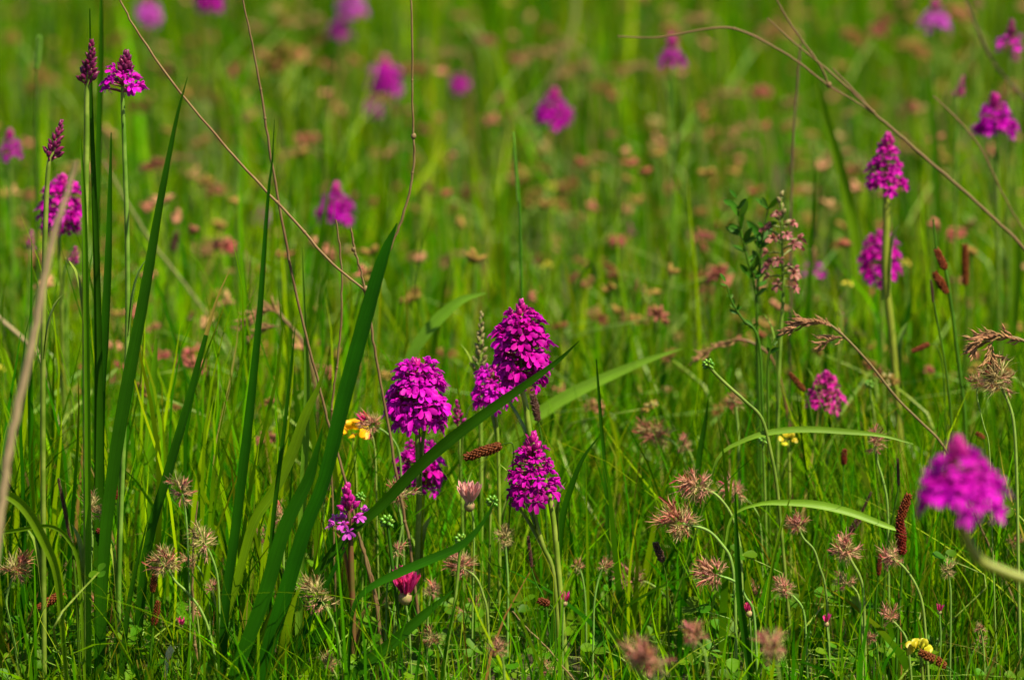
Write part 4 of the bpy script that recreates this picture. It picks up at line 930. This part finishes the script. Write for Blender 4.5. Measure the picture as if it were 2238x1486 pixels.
clover('pinkish clover head touching the uppermost nodding one from behind', (1606, 1074), 80, 3.1, [(1640, 1100), (1662, 1150), (1668, 1300)], 'pink', (-.7, .5), stem_px=6, n=28)
clover('largest brownish green clover head on a thick bent stalk', (1488, 1142), 116, 2.98, [(1545, 1158), (1578, 1190), (1598, 1225), (1606, 1300), (1610, 1500)], 'brown', (-.8, .4), stem_px=9, n=40, long=1.15)
clover('pink clover head nodding left with dark petals on top, lowest of the nodding row', (1562, 1254), 90, 2.97, [(1608, 1272), (1630, 1305), (1648, 1345), (1656, 1500)], 'rosy', (-.9, .3), stem_px=8, n=34, long=1.15)
clover('soft pink clover head standing apart in the fine grass', (1384, 1264), 92, 3.1, [(1420, 1275), (1452, 1300), (1470, 1340), (1480, 1500)], 'pink', (-.7, .5), n=34, stem_px=6, long=1.1)
clover('blurred rosy clover head low in the fine grass behind the pale dry tipped blade', (1518, 1394), 78, 2.72, [(1540, 1425), (1548, 1490), (1550, 1560)], 'rosy', (-.5, .8), n=30)
clover('largest blurred pinkish clover head near the bottom edge', (1418, 1446), 118, 2.62, [(1430, 1480), (1440, 1540), (1446, 1620)], 'rosy', (-.5, .6), n=40, long=1.15)
clover('blurred reddish clover head in the middle of the low row at the bottom edge', (1688, 1418), 100, 2.66, [(1700, 1460), (1706, 1520), (1710, 1620)], 'pink', (-.3, .9), n=34)
clover('small brown and pink clover head at the bottom edge beside the thick stem', (1190, 1462), 60, 2.95, [(1196, 1490), (1200, 1530)], 'rosy', (-.2, 1), n=28)
clover('pink round clover head below the largest nodding group', (1714, 1290), 66, 2.98, [(1736, 1305), (1756, 1335), (1762, 1400), (1766, 1500)], 'pink', (-.5, .8), n=32)
clover('reddish clover head on a curved stalk just beneath the light bowing blade', (1744, 1150), 66, 3.0, [(1756, 1176), (1778, 1200), (1790, 1235), (1806, 1300), (1816, 1500)], 'rosy', (-.3, .9), n=32)
clover('bright pink clover head with long teeth in the middle of the clover group', (1848, 1204), 86, 2.98, [(1866, 1235), (1880, 1262), (1888, 1310), (1892, 1500)], 'pink', (-.4, .8), stem_px=9, n=36)
clover('pink clover head directly beside the largest curved brown spike', (1950, 1218), 76, 2.97, [(1976, 1240), (2000, 1275), (2016, 1320), (2024, 1400), (2030, 1500)], 'pink', (-.6, .7), stem_px=8, n=34)
clover('small brownish clover head under the bright pink one', (1846, 1272), 64, 2.99, [(1866, 1285), (1878, 1310), (1884, 1380), (1886, 1500)], 'brown', (-.6, .6), n=28)
clover('low pink double clover head in the lower group', (1946, 1350), 58, 2.95, [(1966, 1372), (1982, 1400), (1990, 1460), (1994, 1520)], 'rosy', (-.4, .8), n=30)
clover('upright clover head with orange red tip below the thin arching blade', (1914, 972), 60, 3.06, [(1918, 1010), (1930, 1050), (1940, 1110), (1942, 1250)], 'rosy', (-.15, 1), stem_px=7, n=34, long=1.5)
clover('pale greenish clover head near the big blurred orchid', (2072, 1250), 50, 2.98, [(2076, 1275), (2078, 1320), (2076, 1500)], 'green', (0, 1), stem_px=6, n=28, long=1.2)
clover('soft pink clover head at the bottom of the clover group', (1698, 1410), 40, 3.0, [(1712, 1430), (1722, 1470), (1726, 1520)], 'pink', (-.3, 1), n=24)
clover('tiny magenta clover bud low in the grass left of the lower pink pair', (1806, 1354), 30, 2.97, [(1808, 1375), (1812, 1420), (1816, 1500)], 'fresh', (0, 1), stem_px=5, n=9, group='fresh clover flowers')
clover('tiny magenta clover bud right of the low pink double head', (2054, 1330), 26, 2.97, [(2054, 1350), (2056, 1400), (2050, 1500)], 'fresh', (.1, 1), stem_px=5, n=8, group='fresh clover flowers')
clover('small pink clover flower pressed against the stem below the lowest nodding head', (1634, 1330), 36, 2.98, [(1638, 1350), (1642, 1400), (1644, 1500)], 'fresh', (-.3, 1), stem_px=5, n=12, group='fresh clover flowers')
clover('brownish clover head rising blurred behind the fine grass', (1440, 950), 92, 3.25, [(1480, 975), (1500, 1030), (1506, 1200)], 'brown', (-.8, .4), n=34, long=1.2)
clover('small pink clover beside the brownish blurred one', (1496, 975), 54, 3.22, [(1512, 1000), (1520, 1060), (1522, 1200)], 'pink', (-.4, .8), n=26)
clover('tangled greenish clover head under the fluffy tan grass', (2180, 830), 112, 2.98, [(2204, 880), (2216, 930), (2222, 1040), (2226, 1250)], 'green', (-.15, 1), stem_px=9, n=46)
clover('brown clover tuft left of the tangled greenish head', (2136, 836), 56, 3.0, [(2136, 870), (2150, 930), (2162, 980), (2168, 1150)], 'brown', (-.5, .7), stem_px=4, n=26)
clover('tiny pink clover flower against the thick green orchid stem', (1234, 1308), 34, 2.97, [(1232, 1330), (1230, 1380), (1230, 1500)], 'fresh', (0, 1), stem_px=5, n=10, group='fresh clover flowers')
clover('spent clover head under the green knob on the yellow stalk', (1606, 878), 52, 3.2, [(1610, 905), (1614, 960), (1616, 1100)], 'brown', (0, 1), n=26)
clover('pinkish clover head behind the widest blade near the yellow spot', (612, 1128), 60, 3.06, [(618, 1160), (620, 1250), (620, 1420)], 'pink', (-.2, 1), n=26)
clover('brownish clover head half hidden by the widest blade', (712, 1062), 50, 3.12, [(708, 1100), (706, 1200), (704, 1400)], 'brown', (0, 1), n=24)
clover('pink clover head low left of the widest blade', (572, 1170), 46, 3.1, [(572, 1200), (572, 1300), (570, 1450)], 'pink', (0, 1), n=24)
clover('brownish clover head low beside the short dark crossing blade', (945, 1395), 62, 2.97, [(962, 1420), (972, 1460), (976, 1520)], 'brown', (-.4, .8), n=28)
clover('soft brown clover head at the bottom edge right of the thick stem', (1092, 1420), 60, 2.85, [(1100, 1450), (1104, 1500)], 'rosy', (-.2, .9), n=28)
clover('pinkish green clover head in the lower corner of the clover group', (1690, 1420), 36, 3.0, [(1700, 1440), (1712, 1500)], 'green', (-.3, 1), n=20)
clover('small spent clover head low by the two spike sedge', (255, 1400), 46, 3.0, [(262, 1420), (268, 1470), (270, 1520)], 'green', (-.3, .9), n=22)
clover('soft rosy clover head at the bottom corner right of the low row', (1905, 1395), 44, 3.0, [(1916, 1415), (1922, 1500)], 'rosy', (-.3, .9), n=22)

for i in range(22):
    x, y = rnd.uniform(20, 2220), rnd.uniform(1180, 1475)
    b2 = rnd.uniform(-40, 40)
    clover('small ragged spent clover head sunk in the low grass', (x, y), rnd.uniform(38, 60), 3.0 + rnd.uniform(-.03, .22), [(x + b2 * .6, y + 30), (x + b2, y + 80), (x + b2 * 1.1, y + 160)], rnd.choice(['brown', 'rosy', 'pink', 'green']), (-b2 / 40, .7), stem_px=6, n=20, group='ragged clover heads sunk in the low grass')
# blurred clover heads scattered through the far meadow: the same thing again and again
def far_clover_mesh(seed, key, pet):
    r = random.Random(seed); b = MB()
    for i in range(24):
        if r.random() < .2: continue
        t = (i + .5) / 24; th = math.acos(1 - 1.6 * t); an = i * 2.39996
        d = Vector((math.cos(an) * math.sin(th) * 1.1, math.sin(an) * math.sin(th) * 1.1, math.cos(th) * r.uniform(.8, 1.1)))
        b.blob(d * .55, d.normalized(), .17, .40, M[key] if r.random() < .75 else M[pet], 3, 5)
    return b.mesh('clover_head')
FAR = [far_clover_mesh(1, 'far_pink', 'far_brown'), far_clover_mesh(2, 'far_pink', 'withered_pink'), far_clover_mesh(3, 'far_brown', 'withered'), far_clover_mesh(4, 'far_brown', 'calyx_green')]
far_label = ['small dull pink clover head blurred among the far grass', 'small dull red pink clover head blurred among the far grass', 'small brown clover head blurred among the far grass', 'small pale greenish pink clover head blurred among the far grass']
stem_cache = []
for i in range(6):
    b = MB(); r = random.Random(200 + i)
    b.tube(spline([Vector((0, 0, 0)), Vector((r.uniform(-.04, .04), 0, .4)), Vector((r.uniform(-.1, .1), r.uniform(-.1, .1), .8)), Vector((0, 0, 1.0))], 9), [.0012] * 9, M['stem'], 5)
    stem_cache.append(b.mesh('clover_stem'))
def far_clover(x, y, Y, w, k):
    p = U(x, y, Y)
    if p.z < .035: return
    o = thing('far_clover', far_label[k], 'clover', (p.x, p.y, 0), 'blurred clover heads in the far meadow')
    s = w * .5 * mpp(Y)
    part('stem', stem_cache[rnd.randrange(6)], o, Matrix.Diagonal((1, 1, p.z, 1)))
    m = Matrix.Rotation(rnd.uniform(-.9, .9), 4, 'Y') @ Matrix.Rotation(rnd.uniform(0, 6.28), 4, 'Z') @ Matrix.Diagonal((s * rnd.uniform(.9, 1.7), s, s * rnd.uniform(.6, 1.05), 1))
    m.translation = Vector((0, 0, p.z)); part('head', FAR[k], o, m)
rows = 0
for i in range(250):
    py = rnd.uniform(20, 900) if i % 4 else rnd.uniform(300, 880)
    Y = 5.3 - (py / 900) * 1.95 + rnd.uniform(-.25, .3)
    far_clover(rnd.uniform(10, 2230), py, max(3.3, Y), rnd.uniform(26, 52), rnd.choice([0, 1, 2, 2, 2, 3, 3]))
for x, y, Y, w, k in [(490, 540, 3.8, 66, 1), (468, 418, 4.2, 46, 0), (335, 362, 4.0, 50, 1), (1062, 90, 5.0, 40, 1), (1095, 215, 4.8, 40, 0), (1545, 517, 3.9, 34, 1), (715, 145, 5, 36, 1), (615, 130, 5, 80, 2), (1350, 530, 3.9, 36, 1), (1565, 600, 3.6, 52, 0), (1440, 690, 3.5, 50, 0), (1388, 700, 3.6, 44, 2), (1300, 890, 3.4, 50, 0), (430, 800, 3.4, 60, 0), (410, 780, 3.5, 50, 0), (262, 800, 3.4, 36, 1), (580, 960, 3.3, 44, 0)]:
    far_clover(x, y, Y, w, k)
# beyond those, the countless fading heads that speckle the meadow read as one mass
b = MB(); r = random.Random(77)
for i in range(620):
    y = 3.55 + 3.6 * r.random() ** 1.3; x = r.uniform(-.14, .14) * y * 1.15; z = r.uniform(.07, .20)
    m1 = M[r.choice(['far_pink', 'far_brown', 'far_brown', 'withered', 'seedhead', 'calyx_brown'])]
    tp = Vector((x + r.uniform(-.02, .02), y, z)); b.tube([Vector((x, y, 0)), tp], [.0011, .0009], M['stem'], 3, False)
    for k in range(r.randint(2, 4)):
        d = Vector((r.gauss(0, 1), r.gauss(0, 1), r.uniform(-.3, 1))).normalized()
        b.blob(tp + d * .0035, d, r.uniform(.0018, .0034), r.uniform(.004, .0075), m1, 3, 5)
o = bpy.data.objects.new('fading_flower_heads', b.mesh('fading_flower_heads')); COL.objects.link(o); o['kind'] = 'stuff'
# far drooping grass heads
for i, (x, y) in enumerate([(1230, 105), (1270, 150), (1490, 945 - 640), (1600, 210), (1620, 318), (1180, 120), (980, 120), (560, 250), (1530, 45), (1310, 350), (390, 350), (190, 620), (1010, 560), (1640, 280), (1850, 340), (2010, 240), (660, 330), (880, 330), (1400, 150)]):
    Y = 5.2 - y / 900 * 1.9
    panicle('soft tan grass head blurred in the far meadow, drooping to one side', [(x - 40, y + 14), (x - 20, y), (x + 5, y - 6), (x + 30, y)], [(x + 45, y + 30), (x + 52, y + 120)], Y, stem_px=5, size=26, n=9, group='blurred drooping grass heads in the far meadow')

# ------------------------------------------------------------------ buttercup seed heads, yellow flowers
def knob(label, c, w, Y, stem, stem_px=6, stem_m='stem'):
    sc = mpp(Y); P = ground_path(stem, Y); base = P[-1].copy(); C0 = U(*c, Y)
    o = thing('buttercup', label, 'buttercup', base, 'green buttercup seed heads')
    k = 5 * (len(P) + 1); q = spline([C0] + P, k)
    b = MB(); b.tube([p - base for p in q], [.5 * stem_px * sc] * k, M[stem_m], 6); part('stem', b.mesh('buttercup_stem'), o)
    Rw = w * .5 * sc
    if 'seedm' not in FL:
        b = MB(); b.blob(Vector((0, .5, 0)), Vector((0, 1, 0)), .34, .5, M['seed_green'], 5, 7); b.tube([Vector((0, .95, 0)), Vector((.1, 1.2, 0))], [.06, .02], M['seed_green'], 4); FL['seedm'] = b.mesh('achene')
    for i in range(15):
        t = (i + .5) / 15; th = math.acos(1 - 1.8 * t); an = i * 2.39996
        d = Vector((math.cos(an) * math.sin(th), math.sin(an) * math.sin(th), math.cos(th)))
        part('seed', FL['seedm'], o, frame(d, Vector((.3, .2, 1)), (Rw * .75, Rw * .62, Rw * .75), C0 + d * Rw * .42 - base))
    return o
knob('green knobbly seed head on a long yellow stalk bending right', (1548, 797), 28, 3.04, [(1562, 815), (1590, 842), (1630, 878), (1665, 915), (1685, 990), (1700, 1080), (1720, 1300)], 8)
knob('green knobbly seed head pair next to the low bud orchid', (846, 1140), 34, 2.97, [(850, 1170), (858, 1240), (870, 1340), (880, 1500)], 8, 'stem_dark')
knob('green knobbly seed head under the white clover flower', (1008, 1180), 32, 2.96, [(1004, 1215), (996, 1300), (980, 1400), (966, 1500)], 7)
knob('green knobbly seed head between the white clover and the loose topped orchid', (1076, 1096), 30, 3.0, [(1072, 1125), (1070, 1220), (1066, 1400)], 6)
knob('small pale green seed head right of the deep pink orchid', (1900, 840), 22, 3.24, [(1904, 870), (1914, 940), (1920, 1100)], 5)
knob('tiny green seed head above the low bud orchid', (788, 1086), 24, 3.05, [(790, 1120), (792, 1250), (790, 1400)], 5)
knob('green seed head at the slanted stems beside the lemon flower', (1668, 962), 24, 3.12, [(1668, 990), (1672, 1080), (1676, 1250)], 6)

def yellow_petal(mat, seed):
    r = random.Random(seed); b = MB()
    b.ribbon(spline([Vector((0, 0, 0)), Vector((0, .4, .12)), Vector((0, .8, .22)), Vector((0, 1.0, .14))], 6), [.10, .32, .44, .42, .28, .04], Vector((1, 0, 0)), mat, -.35)
    return b.mesh('petal')
def yellow(label, c, w, h, Y, stem, mat='yellow', n=9):
    sc = mpp(Y); r = random.Random(int(c[0])); P = ground_path(stem, Y); base = P[-1].copy(); C0 = U(*c, Y)
    o = thing('yellow_flower', label, 'flower', base, 'yellow flowers in the meadow')
    k = 5 * (len(P) + 1); q = spline([C0] + P, k)
    b = MB(); b.tube([p - base for p in q], [3.2 * sc] * k, M['stem'], 6); part('stem', b.mesh('flower_stem'), o)
    key = ('y', mat)
    if key not in FL: FL[key] = [yellow_petal(M[mat], i) for i in range(2)]
    for i in range(n):
        a = i * 2.39996; e = r.uniform(-.5, 1.1)
        d = Vector((math.cos(a) * math.cos(e), math.sin(a) * math.cos(e) * .8, math.sin(e)))
        s = w * .30 * sc
        part('petal', FL[key][i % 2], o, frame(d, Vector((r.gauss(0, .3), -.8, .8)), (s * 1.3, s * 1.1, s), C0 + Vector((d.x * w * .22 * sc, d.y * w * .2 * sc, d.z * h * .2 * sc)) - base))
    return o
yellow('orange yellow flower cluster between the widest blade and the violet dome', (772, 945), 70, 50, 3.13, [(772, 980), (778, 1050), (780, 1300)], n=13)
yellow('dim orange flower behind the widest blade next to the low bud orchid', (722, 1100), 40, 34, 3.3, [(722, 1130), (722, 1250)], n=8)
yellow('lemon yellow flower under the thin arching blade', (1722, 962), 42, 34, 3.16, [(1724, 990), (1726, 1060), (1728, 1250)], 'yellow_pale', n=9)
yellow('pale yellow spiky flower in the lower corner above the dark rusty spike', (2008, 1418), 60, 34, 2.92, [(2014, 1450), (2020, 1520)], 'yellow_pale', n=11)
for x, y, Y, s in [(1205, 408, 4.3, 17), (1195, 580, 3.8, 16), (8, 806, 3.5, 18), (1852, 620, 3.6, 19), (1980, 575, 3.7, 16), (596, 826, 3.5, 16)]:
    yellow('small blurred yellow flower dot in the far grass', (x, y), s * 1.25, s, Y, [(x, y + 30), (x + 3, y + 120)], 'yellow_pale', n=7)

# ------------------------------------------------------------------ leafy plants
def leaflet_mesh(mat, obov=True):
    b = MB(); w = [.06, .22, .36, .42, .36, .12] if obov else [.05, .16, .22, .22, .15, .02]
    b.ribbon(spline([Vector((0, 0, 0)), Vector((0, .35, .05)), Vector((0, .7, .06)), Vector((0, 1.0, .0))], 6), w, Vector((1, 0, 0)), mat, .28)
    return b.mesh('leaflet')
LF, VL = leaflet_mesh(M['leaflet']), leaflet_mesh(M['vetch'], False)
def vetch(label, axis_pts, Y, pairs, size):
    sc = mpp(Y); P = ground_path(axis_pts, Y); base = P[-1].copy(); r = random.Random(5 + int(axis_pts[0][0]))
    o = thing('vetch', label, 'vetch', base, 'feathery green vetch stems')
    k = 40; q = spline(P, k); b = MB(); b.tube([p - base for p in q], [3.0 * sc * (.5 + .5 * min(1, i / 15)) for i in range(k)], M['stem_dark'], 6); part('stem', b.mesh('vetch_stem'), o)
    for i in range(pairs):
        u = i / pairs * .55; p = q[int(u * (k - 1))]; up = (q[int(u * (k - 1))] - q[int(u * (k - 1)) + 1]).normalized()
        for s in (-1, 1):
            if r.random() < .22: continue
            d = (Vector((s * r.uniform(.35, 1), r.uniform(-.9, .9), 0)) + up * r.uniform(.2, 1.3)).normalized(); z = size * sc * r.uniform(.55, 1.2)
            part('leaflet', VL, o, frame(d, Vector((r.uniform(-1, 1), -1, .5)), (z * .75, z, z), p + up * r.uniform(-.006, .006) - base))
vetch('leafy dark green vetch shoot standing left of the brown speckled spike', [(1612, 448), (1618, 500), (1632, 560), (1650, 630), (1656, 740), (1660, 900)], 3.2, 12, 40)
vetch('second vetch shoot leaning right against the brown speckled spike', [(1680, 452), (1668, 510), (1660, 580), (1655, 660), (1654, 760), (1656, 950)], 3.22, 9, 44)
vetch('thin vetch sprig reaching up with tiny leaflets below the shoots', [(1588, 622), (1600, 660), (1625, 700), (1650, 722), (1662, 780), (1668, 950)], 3.16, 10, 20)
vetch('yellow green sprig with narrow leaflets beside the tan drooping head', [(1702, 726), (1690, 750), (1680, 780), (1678, 840), (1680, 1000)], 3.14, 6, 34)

def trifoliate(label, x, y, w, Y, tilt, group='three leaflet clover leaves low in the grass'):
    p = U(x, y, Y)
    if p.z < .006: p.z = .006
    o = thing('clover_leaf', label, 'clover leaf', (p.x, p.y, 0), group)
    part('stalk', stem_cache[rnd.randrange(6)], o, Matrix.Diagonal((.6, .6, p.z, 1)))
    s = w * .55 * mpp(Y); a0 = rnd.uniform(0, 6.28)
    nrm = Vector((tilt[0], -tilt[1], 1)).normalized()
    X = nrm.orthogonal().normalized(); Z = nrm.cross(X)
    for i in range(3):
        a = a0 + i * 2.094 + rnd.uniform(-.15, .15)
        d = (X * math.cos(a) + Z * math.sin(a) + nrm * rnd.uniform(.0, .35)).normalized()
        part('leaflet', LF, o, frame(d, nrm, (s, s, s), Vector((0, 0, p.z))))
for lab, x, y, w in [('light clover leaf folded beside the thick bent clover stalk', 1622, 1212, 62), ('round clover leaf beneath the soft apart pink clover', 1520, 1330, 64),
                     ('clover leaf with round leaflets right of the greenish upright clover', 1062, 1392, 66), ('clover leaf at the foot of the low bud orchid', 838, 1440, 60),
                     ('clover leaf next to the brown spent clover in the corner', 40, 1450, 58), ('clover leaf behind the stem with two brown spikes', 286, 1390, 60),
                     ('orange tinged clover leaf low in the clover group', 1832, 1424, 66), ('clover leaf under the small brownish clover head', 1880, 1326, 56),
                     ('clover leaf right of the pale greenish clover', 2066, 1220, 56), ('clover leaf under the big blurred orchid', 2212, 1110, 52),
                     ('clover leaf below the pink shiny bud cluster', 470, 1410, 60), ('clover leaf behind the strongly curved pale stalk', 216, 1250, 46)]:
    trifoliate(lab, x, y, w, 2.97 + rnd.uniform(-.04, .08), (rnd.uniform(-.5, .5), rnd.uniform(.3, .9)))
for i in range(130):
    x, y = rnd.uniform(0, 2238), 1486 - abs(rnd.gauss(0, 150))
    trifoliate('small green clover leaf low between the grass stems', x, y, rnd.uniform(44, 74), 2.97 + (1486 - y) / 1486 * 1.2 + rnd.uniform(-.05, .05), (rnd.uniform(-.5, .5), rnd.uniform(.2, .9)))

# papery husk curled at the bottom
b = MB()
hp = spline([U(388, 1412, 2.97), U(376, 1416, 2.97), U(366, 1440, 2.97), U(360, 1500, 2.97)], 10)
b.ribbon(hp, [.0003, .0012, .0022, .0026, .0024, .002, .0016, .0012, .001, .001], Vector((1, .3, 0)), M['white_skin'], .9)
solo('husk', b, 'curled white papery husk at the bottom beside the tiny magenta bud', 'husk', hp[-1], None)
